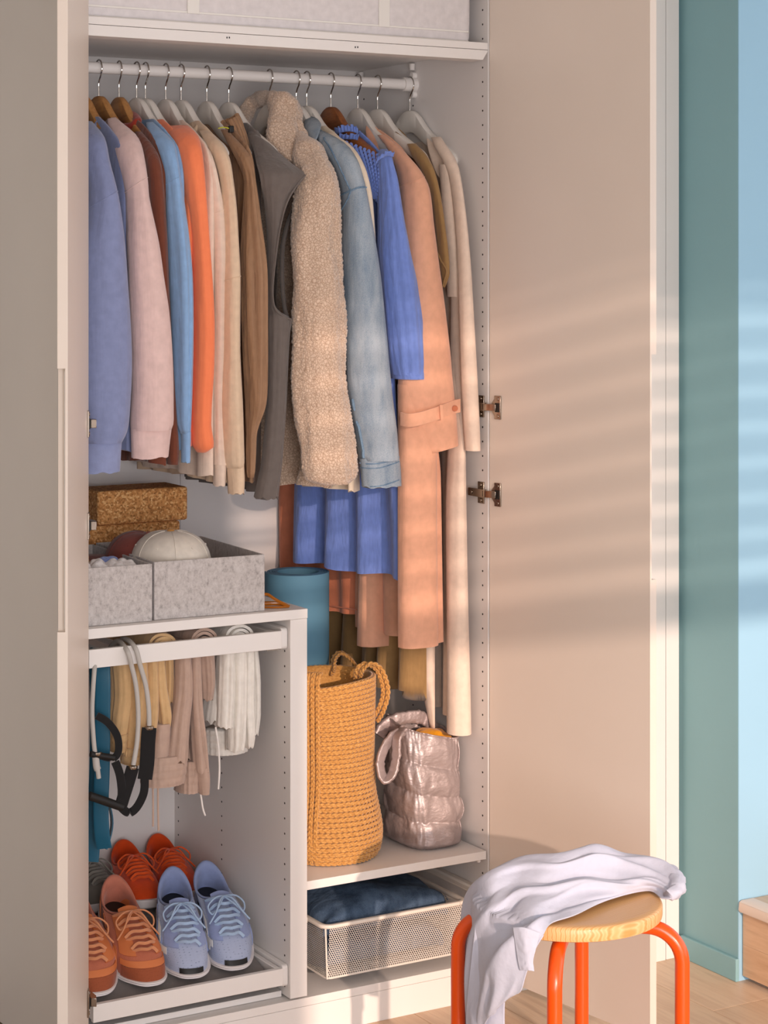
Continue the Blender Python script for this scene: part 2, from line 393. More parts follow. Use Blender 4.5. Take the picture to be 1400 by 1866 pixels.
# ---------------------------------------------------------------- hangers
def proj(p):
    v = Vector(p)-CAM; d = v.dot(FW); return CXP+FPX*v.dot(RT)/d, HOR-FPX*v.z/d, d
M['hang_white'] = paint('hanger_white', 'E8E2DA', .4)
M['hang_bamboo'] = wood('hanger_bamboo', 'A8713A', 'C08A50', (80, 12, 80))
M['hang_acacia'] = wood('hanger_acacia', '6B3B1C', '9A5B2E', (90, 14, 90))
HZ = 1.987
def hanger(px, mat, label, rot=0):
    hx = PY(px, 150, .31).x
    t = thing('clothes_hanger', (hx, .31, HZ-.11), label, 'hanger', 'hangers on the clothes rod')
    R_ = Matrix.Translation((hx, .31, HZ)) @ Matrix.Rotation(math.radians(rot), 4, 'Z')
    top = [(0, 0), (.014, -.001), (.028, -.007), (.042, -.018), (.06, -.036), (.09, -.059), (.13, -.082), (.16, -.099), (.175, -.108), (.185, -.12)]
    bot = [(0, -.052), (.014, -.053), (.028, -.058), (.042, -.066), (.06, -.077), (.09, -.093), (.13, -.111), (.16, -.125), (.175, -.13), (.185, -.131)]
    rings = []
    ys = [k/24*.185 for k in range(-24, 25)]
    for y in ys:
        a = table(top, abs(y))[0]; b = table(bot, abs(y))[0]; h = .0065+.004*min(1, abs(y)/.15)
        xo = .012*(y/.2)**2
        c = .0028
        rings.append([R_ @ Vector((xo+sx*(h-(c if e else 0)), y, z)) for sx, z, e in
                      ((-1, b+c, 0), (-1, a-c, 0), (-1, a, 1), (1, a, 1), (1, a-c, 0), (1, b+c, 0), (1, b, 1), (-1, b, 1))])
    obj('hanger_arms', G().loft(rings), mat, t, ang=50)
    yz = [(0, -.012), (0, .010), (0, .026), (-.004, .036), (-.011, .045), (-.0155, .053), (-.0168, .061), (-.0118, .0732), (0, .0782), (.0118, .0732), (.0168, .061), (.015, .054)]
    obj('hook', G().tube([R_ @ p for p in spline([(0, y, z) for y, z in yz], 5)], .0017, 8), M['chrome'], t)
    return hx
HG = [(150, 'bamboo', 'bamboo hanger at the rod end hidden by the left door', 0),
      (180, 'bamboo', 'bamboo hanger holding the pale pink sweatshirt', 2),
      (217, 'bamboo', 'bamboo hanger holding the maroon shirt', -2),
      (249, 'white', 'white hanger holding the light blue sweatshirt', 3),
      (265, 'white', 'white hanger holding the coral orange sweatshirt', 3),
      (302, 'white', 'white hanger holding the cream long-sleeved top', 1),
      (330, 'white', 'white hanger holding the sand coloured sweatshirt', 2),
      (377, 'white', 'white hanger holding the brown windbreaker', -1),
      (417, 'white', 'white hanger holding the dark grey sleeveless vest', 3),
      (491, 'white', 'white hanger inside the fleecy jacket collar', 0),
      (540, 'white', 'white hanger holding the denim jacket', 2),
      (559, 'white', 'white hanger between the denim jacket and dark wooden hanger', 2),
      (603, 'acacia', 'dark wooden hanger holding the blue ruffled dress', 0),
      (652, 'white', 'white hanger holding the peach trench coat', 0),
      (688, 'white', 'white hanger holding the olive shirt dress', 2),
      (747, 'white', 'white hanger holding the long cream coat at the rod end', 2)]
HX = [hanger(p, M['hang_'+m], l, r) for p, m, l, r in HG]

# ---------------------------------------------------------------- clothes
def strip(rows, ny=60, nk=36, ry=.045, fold=.10, ff=5, seed=0, sq=1.0, fine=0, voro=0, hem=0.0, cap1=False, tilt=0):
    """upright tube of cloth; rows (image row, left column, right column, depth Y)"""
    y0_, y1_ = rows[0][0], rows[-1][0]; rings = []
    for j in range(ny+1):
        y = lerp(y0_, y1_, j/ny); xl, xr, Y = table(rows, y)
        c = PY((xl+xr)/2, y, Y); d = (c-CAM).dot(FW); h = (xr-xl)/2*d/FPX
        th = YAW+math.atan(((xl+xr)/2-CXP)/FPX)
        r_y = min(ry, h*1.5)
        rx = math.sqrt(max(h*h-(r_y*math.sin(th))**2, (.25*h)**2))/math.cos(th)
        ring = []
        for k in range(nk):
            a = 2*math.pi*k/nk; ca, sa = math.cos(a), math.sin(a)
            if sq != 1: ca, sa = math.copysign(abs(ca)**sq, ca), math.copysign(abs(sa)**sq, sa)
            m = 1+fold*min(1, j/8)*nz(math.cos(a)*ff*.5+seed*7.3, math.sin(a)*ff*.5+seed, c.z*2.2)
            p = Vector((c.x+rx*ca*m, c.y+r_y*sa*m, c.z+hem*(j/ny)**6*nz(ca*2+seed, sa*2, 3)+tilt*(j/ny)**4*(rx*ca*.86-r_y*sa*.5)))
            if voro:
                n_ = Vector((ca/rx, sa/r_y, 0)).normalized()
                v = noise.voronoi(p*voro, distance_metric='DISTANCE', exponent=2)[0]
                p += n_*(.0035*min(1, (v[1]-v[0])*2.2)-.0015+.014*nz(p.x*20, p.y*20, p.z*8+seed))
            ring.append(p)
        rings.append(ring)
    return G().loft(rings, True, True) if not cap1 else G().loft(rings, True, False)
def body(rows, ny=60, nk=64, fold=.012, nf=5, seed=0, hem=0, t=.03, voro=0, flare=1.6):
    """cloth body hung across the rod; rows (image row at front edge, front column, front Y, rear column, rear Y)"""
    y0_, y1_ = rows[0][0], rows[-1][0]; rings = []
    for j in range(ny+1):
        y = lerp(y0_, y1_, j/ny); xr, Yr, xl, Yl = table(rows, y)
        B = PY(xr, y, Yr); A = PY(xl, y, Yl); A.z = B.z; f_ = j/ny
        ax = (B-A); L = ax.length/2; ax.normalize(); nrm = Vector((ax.y, -ax.x, 0)); c = (A+B)/2
        tt = t*min(1, .35+f_*3); ring = []
        for k in range(nk):
            a = 2*math.pi*k/nk; ca, sa = math.cos(a), math.sin(a)
            u = math.copysign(abs(ca)**.7, ca); w = math.copysign(abs(sa)**.6, sa)
            off = fold*(f_**flare)*(math.sin(u*nf*math.pi+seed*2.1+.9*nz(u*2, seed))+.5*nz(u*nf*1.3+seed, f_*1.5, w))
            p = c+ax*(u*L)+nrm*(w*tt/2+off)
            p.z += hem*(f_**8)*nz(u*2.2+seed*3, w, 5)
            if voro:
                v = noise.voronoi(p*voro)[0]
                p += nrm*math.copysign(1, sa)*(.003*min(1, (v[1]-v[0])*2.2)+.010*nz(p.x*18, p.y*18, p.z*10))
            ring.append(p)
        rings.append(ring)
    return G().loft(rings)
def std_body(hx, yb, Yf=.075, Yb=.54, xs=0.0, nk=0):
    """rows for a plain top on a hanger at hx with its hem at image row yb (front edge)"""
    def row(z, hw):
        yf, yb_ = max(Yf, .31-hw), min(Yb, .31+hw)
        q = proj((hx+xs, yf, z)); r = proj((hx, yb_, z)); return (q[1], q[0], yf, r[0], yb_)
    rs = [row(1.936, .09), row(1.924, .12), row(1.90, .165), row(1.87, .21), row(1.8, .235)]
    xf = proj((hx+xs, Yf, 1.4))[0]; xb = proj((hx, Yb, 1.4))[0]
    rs.append((yb, xf, Yf, xb, Yb)); return rs
def neck_ring(hx, r=.0075, ry=.09, rx=.012, z=1.944):
    g = G(); pts = []
    for k in range(41):
        a = 2*math.pi*k/40; pts.append((hx+rx*math.cos(a), .31+ry*math.sin(a), z-.022*math.sin(a)**2+(-.03 if math.cos(a) < 0 else .0)*abs(math.cos(a))))
    return g.tube(pts, r, 10)
def strip_pt(rows, y, a, ry=.045, fold=.10, ff=5, seed=0, j=20, **kw):
    xl, xr, Y = table(rows, y); c = PY((xl+xr)/2, y, Y); d = (c-CAM).dot(FW); h = (xr-xl)/2*d/FPX
    th = YAW+math.atan(((xl+xr)/2-CXP)/FPX); r_y = min(ry, h*1.5)
    rx = math.sqrt(max(h*h-(r_y*math.sin(th))**2, (.25*h)**2))/math.cos(th)
    m = 1+fold*min(1, j/8)*nz(math.cos(a)*ff*.5+seed*7.3, math.sin(a)*ff*.5+seed, c.z*2.2)
    return Vector((c.x+rx*math.cos(a)*m, c.y+r_y*math.sin(a)*m, c.z))
def seam_ring(rows, y, tilt, r=.0011, **kw):
    pts = []
    for k in range(41):
        a = 2*math.pi*k/40; q = strip_pt(rows, y, a, **kw); x0 = (table(rows, y)[0]+table(rows, y)[1])/2
        yy = y-tilt*(proj(q)[0]-x0); pts.append(strip_pt(rows, yy, a, **kw))
    return G().tube(pts, r, 6)
def on_strip(rows, px, y, out=.0006, **kw):
    """point on the visible side of a cloth tube at an image position"""
    best = None; x0 = (table(rows, y)[0]+table(rows, y)[1])/2
    for k in range(60):
        a = math.pi*(.62+1.25*k/59); q = strip_pt(rows, y, a, **kw); e = abs(proj(q)[0]-px)
        if best is None or e < best[0]: best = (e, q, a)
    q, a = best[1], best[2]; return q+Vector((math.cos(a), math.sin(a), 0))*out
def stitch(name, rows, pts, r, mat, par, n=5, **kw):
    P = spline([Vector((x, y, 0)) for x, y in pts], n)
    return obj(name, G().tube([on_strip(rows, p.x, p.y, **kw) for p in P], r, 6), mat, par)
CLOTHES = 'clothes hanging on the rod'
def top_garment(name, label, cat, mat, i, rows, yb, cuff=None, cuffmat=None, seam=None, neck=True, foldb=.008, seed=1, ry=.045, fold=.10, ff=5, bodyrows=None, bt=.03, hem=.01, **kw):
    hx = HX[i]; t = thing(name, (hx, .31, 1.2), label, cat, CLOTHES)
    br = bodyrows or std_body(hx, yb)
    obj('body', body(br, seed=seed, fold=foldb, t=bt, hem=hem), mat, t, ang=80)
    s = obj('sleeve', strip(rows, seed=seed, ry=ry, fold=fold, ff=ff, **kw), mat, t, ang=80)
    # the far sleeve hangs behind, mostly hidden
    far = [(proj((hx+.006, .52, z))[1], proj((hx-.012, .52, z))[0], proj((hx+.024, .52, z))[0], .535) for z in (1.87, 1.7, 1.5, 1.32)]
    obj('sleeve', strip(far, ny=20, nk=16, ry=.022, seed=seed+3), mat, t, ang=80)
    if cuff: obj('cuff', strip(cuff, ny=12, nk=40, ry=.032, fold=.05, ff=9, seed=seed+5, hem=.006), cuffmat or mat, t, ang=60)
    if seam: obj('seam', seam_ring(rows, seam[0], seam[1], ry=ry, fold=fold, ff=ff, seed=seed), mat, s)
    if neck: obj('neckband', neck_ring(hx), cuffmat or mat, t)
    return t, s
F_ = lambda n, h, **k: fabric(n, h, **k)
rib = lambda n, h: fabric(n, h, weave=400, wb=.5, wr=.1)
M['peri'] = F_('periwinkle_cotton', '8690B6'); M['peri_rib'] = rib('periwinkle_rib', '8E98BE')
M['pink'] = F_('pale_pink_cotton', 'E2C4BE'); M['maroon'] = F_('maroon_cotton', '74402F', wr=.5)
M['lblue'] = F_('light_blue_cotton', '8DB2DC'); M['coral'] = F_('coral_cotton', 'FF8A5C', var=.04)
M['cream'] = F_('cream_cotton', 'EAD4C2'); M['sand'] = F_('sand_cotton', 'E1C6A9')
M['brown'] = F_('brown_nylon', 'A07C5F', wr=.8, sheen=.1, rough=.6); M['grey'] = F_('dark_grey_cotton', '6E6560', wr=.5)
M['red'] = F_('red_cotton', '9E3626')
M['tee'] = F_('ivory_cotton', 'F0DDC4', wr=.2); M['denim_dark'] = None
M['dress'] = F_('cornflower_cotton', '768FD6', wr=.6, wscale=(30, 30, 7)); M['trench'] = F_('peach_gabardine', 'E3AA8C', wr=.22)
M['olive'] = F_('olive_linen', '9C7B50', wr=.5); M['coat'] = F_('cream_wool', 'EBD4C1', wr=.15)
M['terra'] = F_('terracotta_cotton', 'BE7355', wr=.4)
M['label_white'] = paint('label_white', 'E8E4DE', .8)

top_garment('sweatshirt', 'periwinkle blue sweatshirt with ribbed cuff beside the left door', 'sweatshirt', M['peri'], 0,
    [(222, 138, 168, .2), (250, 144, 190, .13), (296, 150, 200, .1), (347, 160, 213, .07), (394, 158, 221, .06), (440, 150, 226, .055), (506, 146, 231, .05), (604, 146, 238, .05), (670, 146, 240, .05), (736, 146, 237, .05), (780, 147, 233, .05), (800, 150, 226, .05), (806, 152, 222, .05)], 820,
    cuff=[(802, 153, 222, .05), (830, 152, 220, .05), (860, 150, 218, .05)], cuffmat=M['peri_rib'], seam=(365, .55), seed=1)
top_garment('sweatshirt', 'pale pink sweatshirt with wide plain cuff', 'sweatshirt', M['pink'], 1,
    [(216, 196, 213, .21), (227, 196, 226, .19), (243, 198, 245, .16), (260, 202, 256, .13), (289, 210, 263, .1), (329, 222, 269, .07), (361, 228, 272, .06), (440, 230, 289, .05), (506, 233, 299, .05), (571, 236, 309, .05), (637, 238, 314, .05), (703, 239, 316, .05), (769, 236, 316, .05), (783, 237, 312, .05)], 815,
    cuff=[(780, 238, 313, .05), (805, 239, 310, .05), (833, 240, 307, .05)], seam=(338, .6), seed=2, fold=.06)
t, s = top_garment('shirt', 'maroon shirt showing narrowly beside the pink sweatshirt', 'shirt', M['maroon'], 2,
    [(240, 246, 258, .17), (263, 255, 277, .13), (289, 262, 291, .09), (329, 268, 297, .08), (427, 274, 304, .08), (522, 284, 308, .08), (600, 290, 312, .08), (760, 300, 322, .09), (820, 300, 326, .09), (846, 304, 324, .09)], 848, seed=3, foldb=.016, ry=.03, hem=.02)
obj('collar', neck_ring(HX[2], .009, .095, .014, 1.95), M['red'], t)
top_garment('sweatshirt', 'light blue sweatshirt with a narrow twisted cuff', 'sweatshirt', M['lblue'], 3,
    [(223, 266, 279, .2), (240, 268, 298, .16), (260, 276, 317, .12), (289, 288, 325, .09), (322, 297, 330, .08), (378, 300, 338, .075), (440, 303, 346, .075), (506, 307, 351, .075), (588, 312, 352, .075), (703, 317, 350, .075), (770, 322, 348, .075), (790, 329, 347, .075)], 820,
    cuff=[(787, 329, 348, .075), (815, 330, 347.5, .075), (842, 330, 347, .075)], seam=(330, .5), seed=4, fold=.2, ff=6)
top_garment('sweatshirt', 'bright coral orange sweatshirt', 'sweatshirt', M['coral'], 4,
    [(230, 303, 343, .2), (246, 308, 360, .15), (273, 316, 368, .11), (312, 326, 373, .09), (394, 340, 379, .08), (480, 348, 385, .08), (540, 350, 389, .08), (604, 351, 391, .08), (670, 350, 390, .08), (736, 348, 386, .08), (775, 347, 385, .08), (808, 348, 390, .08), (818, 352, 388, .08), (824, 358, 376, .08)], 815, seed=5, fold=.10)
top_garment('long_sleeved_top', 'cream long-sleeved top between the coral and sand sweatshirts', 'top', M['cream'], 5,
    [(246, 340, 352, .19), (269, 355, 379, .14), (296, 370, 391, .1), (329, 376, 399, .09), (388, 381, 409, .09), (480, 386, 412, .085), (600, 388, 410, .085), (703, 386, 408, .085), (800, 386, 410, .085), (846, 386, 414, .085)], 868,
    cuff=[(842, 387, 413, .085), (864, 388, 412, .085), (885, 388, 411, .085)], seam=(388, .4), seed=6)
top_garment('sweatshirt', 'sand coloured sweatshirt with a long narrow cuff', 'sweatshirt', M['sand'], 6,
    [(238, 362, 381, .19), (263, 375, 406, .13), (289, 388, 419, .1), (329, 400, 426, .08), (378, 404, 432, .07), (440, 405, 436, .07), (506, 405, 439, .065), (637, 405, 438, .065), (736, 400, 442, .065), (801, 403, 444, .065), (840, 405, 445, .065), (852, 410, 444, .065)], 880,
    cuff=[(846, 411, 445, .065), (875, 414, 446, .065), (899, 415, 445, .065)], seam=(508, .3), seed=7)
t, s = top_garment('windbreaker', 'crinkled brown nylon windbreaker with a neon cord', 'jacket', M['brown'], 7,
    [(236, 402, 414, .19), (273, 421, 448, .12), (296, 433, 461, .095), (329, 445, 466, .075), (394, 442, 475, .07), (480, 438, 486, .06), (539, 439, 488, .06), (600, 441, 488, .06), (670, 444, 487, .06), (736, 447, 484, .06), (788, 448, 468, .06), (830, 448, 466, .06), (861, 449, 464, .06), (870, 451, 462, .06)], 880, seed=8, fold=.3, ff=8, neck=False)
gc = G()
for k in range(9):     # gathered neck
    a = -1.25+k*.31; p0 = Vector((HX[7]-.012+.035*math.cos(a), .31-.10+.02*math.sin(a), 1.952-.012*abs(a)))
    gc.tube(spline([p0, p0+Vector((.004, -.012, -.02)), p0+Vector((.010, -.03, -.06)), p0+Vector((.012, -.05, -.13))], 5), [.006]*6+[.005]*5+[.003]*5, 8)
obj('gathered_collar', gc, M['brown'], t, kind='stuff')
neon = paint('neon_cord', 'C9D63A', .5); c = PY(421, 236, .1)
obj('cord', G().tube(spline([PY(398, 234, .12), PY(406, 232, .11), PY(414, 233, .1), c], 6), .0011, 6), neon, t)
obj('cord_lock', G().box(c.x-.0055, c.x+.0055, c.y-.005, c.y+.005, c.z-.007, c.z+.008), M['black'], t, bevel=.002)
# sleeveless vest
t = thing('vest', (HX[8], .31, 1.15), 'dark grey sleeveless vest with an open armhole', 'vest', CLOTHES)
frontp = [(246, 452, 468, .17), (262, 458, 492, .15), (280, 464, 510, .12), (300, 470, 534, .08), (318, 476, 556, .05), (341, 479, 539, .05), (369, 482, 523, .06), (414, 485, 511, .06), (460, 487, 504, .065), (515, 488, 498, .065), (546, 488, 498, .065), (565, 488, 506, .06), (582, 488, 530, .055), (611, 488, 527, .055), (680, 487, 524, .055), (749, 485, 521, .055), (834, 478, 515, .055), (880, 470, 510, .055), (907, 464, 507, .055)]
obj('front_panel', strip(frontp, ny=90, ry=.022, fold=.14, ff=6, seed=9, hem=.01), M['grey'], t, ang=80)
hx = HX[8]
br = std_body(hx, 896, Yf=.16, xs=.0); obj('back_panel', body(br, seed=9, fold=.012, t=.03), M['grey'], t, ang=80)
backedge = [(322, 552, 560, .085), (359, 540, 548, .09), (403, 522, 530, .1), (449, 511, 519, .1), (483, 510, 518, .1), (526, 511, 519, .1), (567, 516, 524, .09), (584, 520, 530, .08)]
obj('armhole_edge', strip(backedge, ny=30, nk=12, ry=.006, seed=2), M['grey'], t, ang=80)
obj('armhole_binding', G().tube(spline([PY(x, y, .035) for x, y in ((557, 319), (539, 340), (523, 369), (511, 414), (504, 460), (498, 515), (498, 546), (504, 566), (518, 577), (531, 582))], 5), .0018, 6), M['grey'], t)
gcol = strip([(238, 453, 470, .2), (250, 450, 476, .18), (275, 456, 474, .16), (300, 464, 476, .14), (330, 470, 478, .12)], ny=24, nk=20, ry=.02, fold=.25, seed=4); obj('collar', gcol, M['grey'], t, ang=80)
# fleecy jacket
def sherpa_mat():
    k = NT('sherpa_fleece'); b = k.b; b.inputs['Roughness'].default_value = .95; b.inputs['Sheen Weight'].default_value = .6
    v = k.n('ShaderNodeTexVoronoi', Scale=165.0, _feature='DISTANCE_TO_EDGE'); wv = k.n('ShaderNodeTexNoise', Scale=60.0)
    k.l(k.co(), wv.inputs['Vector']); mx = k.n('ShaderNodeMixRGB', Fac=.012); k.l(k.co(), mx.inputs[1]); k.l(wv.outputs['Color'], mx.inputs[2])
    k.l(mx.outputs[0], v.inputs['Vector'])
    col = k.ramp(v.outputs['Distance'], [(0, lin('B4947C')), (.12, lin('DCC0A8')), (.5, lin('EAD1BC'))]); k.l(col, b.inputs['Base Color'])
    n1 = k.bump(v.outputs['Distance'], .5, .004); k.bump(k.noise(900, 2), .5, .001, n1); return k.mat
M['sherpa'] = sherpa_mat()
t = thing('fleece_jacket', (HX[9], .31, 1.2), 'beige curly fleece jacket with a tall folded collar', 'jacket', CLOTHES)
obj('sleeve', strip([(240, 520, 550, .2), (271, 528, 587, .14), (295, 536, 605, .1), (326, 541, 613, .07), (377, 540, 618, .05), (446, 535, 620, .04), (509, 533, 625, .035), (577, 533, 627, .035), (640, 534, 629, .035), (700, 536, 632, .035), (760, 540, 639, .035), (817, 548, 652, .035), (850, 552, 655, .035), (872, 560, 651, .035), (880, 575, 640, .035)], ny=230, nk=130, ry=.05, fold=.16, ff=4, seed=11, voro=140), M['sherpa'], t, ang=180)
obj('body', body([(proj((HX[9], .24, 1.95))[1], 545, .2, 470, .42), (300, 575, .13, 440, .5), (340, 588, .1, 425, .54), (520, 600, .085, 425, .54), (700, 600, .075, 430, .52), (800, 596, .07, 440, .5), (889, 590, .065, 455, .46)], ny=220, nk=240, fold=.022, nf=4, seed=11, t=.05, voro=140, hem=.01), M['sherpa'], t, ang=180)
colr = strip([(168, 492, 522, .26), (180, 487, 534, .25), (200, 485, 541, .24), (222, 485, 545, .22), (250, 487, 550, .2), (280, 500, 551, .17), (300, 522, 551, .15), (312, 535, 549, .14)], ny=60, nk=70, ry=.03, fold=.1, seed=12, voro=140)
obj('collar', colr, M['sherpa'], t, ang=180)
lp = [PY(x, y, Y) for x, y, Y in ((508, 178, .26), (490, 178, .31), (470, 182, .38), (455, 195, .4), (447, 215, .38), (443, 235, .34))]
gl = G().tube(spline(lp, 8), [.013+.006*math.sin(math.pi*k/40) for k in range(41)], 20)
gl.v = [v+Vector((nz(v.x*60, v.y*60, v.z*60), nz(v.y*60+5, v.z*60, v.x*60), nz(v.z*60+9, v.x*60, v.y*60)))*.004 for v in gl.v]
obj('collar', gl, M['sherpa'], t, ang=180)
# denim jacket
def denim(name, c1, c2, wr=.5, fine=1.0):
    k = NT(name); b = k.b; b.inputs['Roughness'].default_value = .85; b.inputs['Specular IOR Level'].default_value = .2
    n = k.noise(1, 4, k.co((34, 34, 9)), .6); f2 = k.noise(700, 2); ad = k.n('ShaderNodeMath', _operation='ADD'); ml = k.n('ShaderNodeMath', _operation='MULTIPLY'); ml.inputs[1].default_value = .7
    k.l(f2, ml.inputs[0]); k.l(ml.outputs[0], ad.inputs[0]); k.l(n, ad.inputs[1])
    col = k.ramp(ad.outputs[0], [(.62, lin(c1)), (1.05, lin(c2))]); k.l(col, b.inputs['Base Color'])
    n1 = k.bump(k.noise(1, 3, k.co((30, 30, 8))), wr, .010); k.bump(f2, .4, .0006, n1); return k.mat
M['denim'] = denim('washed_denim', '8093A6', 'AEB9C3'); M['denim_seam'] = denim('denim_seam', '4F7090', '8FA8BE'); M['jeans'] = denim('dark_denim', '2E3F55', '4F637B')
rows = [(240, 568, 592, .19), (250, 572, 611, .17), (267, 582, 635, .13), (295, 600, 653, .09), (326, 612, 663, .07), (346, 617, 668, .065), (394, 620, 677, .06), (440, 621, 685, .055), (509, 624, 695, .05), (611, 628, 705, .05), (711, 633, 714, .05), (783, 645, 723, .05), (838, 655, 727, .05)]
t, s = top_garment('denim_jacket', 'washed pale denim jacket with a deep cuff', 'jacket', M['denim'], 10, rows, 850, seed=13, fold=.06, neck=False, bt=.025,
    cuff=[(834, 655, 728, .05), (848, 656, 730, .05), (886, 660, 732, .05)], seam=None)
def edge(name, pts, r, mat, par, n=5): return obj(name, G().tube(spline([PY(x, y, Y) for x, y, Y in pts], n), r, 6), mat, par)
dk = dict(seed=13, fold=.06)
for pts, r in ((((620, 356), (640, 348), (655, 343), (667, 342)), .0022), (((640, 348), (633, 366), (622, 384)), .0016), (((641, 716), (648, 752), (657, 792), (664, 832)), .0036), (((590, 252), (612, 290), (630, 328), (638, 346)), .0018)):
    stitch('seam', rows, pts, r, M['denim_seam'], s, **dk)
crow = [(834, 655, 728, .05), (848, 656, 730, .05), (886, 660, 732, .05)]
for y_, r in ((838, .0016), (846, .0012), (879, .0014)):
    stitch('seam', crow, ((657, y_+4), (690, y_+4), (727, y_-5)), r, M['denim_seam'], s, ry=.032, fold=.05, ff=9, seed=18)
cl = [[PY(x, y, Y) for x, y, Y in r] for r in (
    ((566, 212, .30), (556, 214, .27), (553, 226, .24), (555, 244, .22)),
    ((572, 213, .27), (566, 216, .24), (562, 230, .21), (562, 250, .19)),
    ((580, 217, .24), (578, 222, .21), (574, 236, .18), (570, 256, .165)),
    ((586, 226, .21), (586, 232, .18), (581, 246, .16), (575, 262, .15)))]
obj('collar', G().grid(cl, .004), M['denim'], t, subsurf=2, ang=180)
# ivory shirt mostly hidden by the denim jacket
top_garment('shirt', 'ivory shirt peeping out behind the denim jacket shoulder', 'shirt', M['tee'], 11,
    [(243, 586, 606, .19), (265, 605, 640, .14), (295, 630, 661, .1), (330, 646, 673, .085), (370, 656, 680, .08), (500, 664, 688, .085), (640, 670, 694, .085), (780, 676, 700, .085)], 896, seed=14, fold=.05, ry=.025, neck=False, foldb=.02)
# terracotta dress behind
t = thing('dress', (HX[11]+.02, .4, .9), 'terracotta dress whose hem shows beside the rolled mat', 'dress', CLOTHES)
obj('body', body([(250, 615, .34, 575, .42), (300, 640, .33, 550, .5), (360, 650, .32, 530, .54), (900, 660, .3, 509, .566), (1122, 668, .3, 512, .566)], fold=.008, nf=4, seed=15, t=.02, nk=80), M['terra'], t, ang=80)
edge('hem_stitch', ((605, 1104, .38), (630, 1108, .34), (655, 1112, .29)), .0012, M['terra'], t)
# blue ruffled dress
hx = HX[12]
t = thing('ruffled_dress', (hx, .31, .95), 'cornflower blue dress with ruffled neck and puffed sleeve', 'dress', CLOTHES)
obj('body', body([(238, 655, .2, 600, .4), (262, 680, .16, 580, .46), (290, 700, .12, 560, .51), (340, 708, .1, 550, .5), (480, 712, .1, 546, .50), (700, 722, .09, 540, .50), (860, 735, .075, 532, .5), (963, 742, .07, 527, .5), (1056, 745, .065, 524, .5)], ny=90, nk=200, fold=.017, nf=3.6, seed=16.4, t=.035, hem=.016, flare=1.2), M['dress'], t, ang=80)
rows = [(272, 692, 706, .10), (284, 688, 714, .08), (300, 688, 718, .075), (326, 688, 725, .07), (394, 688, 736, .055), (450, 688, 747, .05), (509, 693, 760, .05), (577, 700, 771, .05), (629, 705, 775, .05), (660, 708, 776, .05), (674, 710, 775, .05), (682, 711, 775, .05)]
s = obj('sleeve', strip(rows, ny=80, nk=80, ry=.05, fold=.09, ff=9, seed=17), M['dress'], t, ang=80)
def ruffle(pts, w, n, amp, mat, par, name='ruffle', up=(0, 0, 1), rows=4):
    pts = spline(pts, n); gr = []
    for r in range(rows):
        row = []
        for i, p in enumerate(pts):
            tg = (pts[min(len(pts)-1, i+1)]-pts[max(0, i-1)]).normalized(); sd = tg.cross(Vector(up)).normalized()
            f_ = r/(rows-1); row.append(p+Vector(up)*w*f_*(.85+.15*math.sin(i*.9))+sd*amp*f_*math.sin(i*1.35))
        gr.append(row)
    return obj(name, G().grid(gr, .0015), mat, par, ang=180)
ruffle([PY(x, y, Y) for x, y, Y in ((612, 246, .26), (618, 243, .235), (630, 240, .215), (642, 240, .2), (652, 244, .19))], .017, 10, .004, M['dress'], t, rows=5)
ruffle([PY(x, y, Y) for x, y, Y in ((617, 254, .235), (630, 254, .215), (645, 254, .19), (652, 256, .18))], .015, 10, .0035, M['dress'], t, up=(.1, -.3, .9), rows=5)
ruffle([PY(x, y, Y) for x, y, Y in ((684, 304, .05), (688, 294, .045), (696, 288, .04), (706, 284, .045), (717, 286, .05))], .013, 9, .003, M['dress'], t, up=(.1, -.3, .9), rows=5)
sm = G()      # smocked yoke: rows of small gathers
for a in range(9):
    p0 = Vector(PY(632+a*8.2, 258+a*3.2, .185-.0125*a)); p1 = Vector(PY(676+a*2.6, 352+a*3, .115-.004*a))
    pts = []
    for k in range(41):
        f_ = k/40; p = p0.lerp(p1, f_); pts.append(p+Vector((-.004, -.010, 0))*math.sin(math.pi*f_)+Vector((-1, -.4, 0))*(.002+.0012*math.sin(k*2.1+a)))
    sm.tube(pts, [.0036+.0011*math.sin(k*2.1) for k in range(41)], 6)
obj('smocking', sm, M['dress'], t, kind='stuff')
obj('cuff', strip([(678, 711, 775, .05), (684, 712, 774.5, .05), (690, 713, 774, .05)], ny=10, nk=90, ry=.05, fold=.07, ff=30, seed=17), M['dress'], s, ang=80)
# peach trench coat
hx = HX[13]
t = thing('trench_coat', (hx, .31, .85), 'peach trench coat with a buttoned cuff strap', 'coat', CLOTHES)
obj('body', body([(236, 692, .22, 640, .38), (262, 725, .17, 620, .46), (290, 745, .14, 610, .5), (340, 758, .12, 605, .52), (480, 765, .11, 605, .52), (700, 775, .10, 625, .45), (860, 795, .07, 645, .38), (1000, 796, .065, 648, .37), (1172, 797, .065, 652, .36)], ny=60, nk=120, fold=.012, nf=3, seed=18.7, t=.04, hem=.006), M['trench'], t, ang=80)
obj('front_panel', strip([(700, 726, 792, .045), (860, 727, 796, .04), (1000, 727, 796, .04), (1177, 727, 797, .04)], ny=40, nk=40, ry=.03, fold=.05, seed=19, sq=.8), M['trench'], t, ang=80)
obj('back_vent', strip([(700, 660, 723, .27), (1000, 656, 724, .27), (1100, 654, 725, .27), (1174, 653, 725, .27)], ny=40, nk=40, ry=.03, fold=.07, seed=20, sq=.8), M['trench'], t, ang=80)
rows = [(246, 688, 702, .18), (268, 705, 728, .14), (291, 716, 750, .1), (315, 724, 769, .08), (346, 728, 783, .065), (411, 730, 791, .06), (480, 732, 800, .055), (543, 734, 809, .05), (646, 730, 821, .045), (694, 726, 825, .045), (752, 731, 831, .045), (790, 744, 834, .045), (821, 757, 836, .045)]
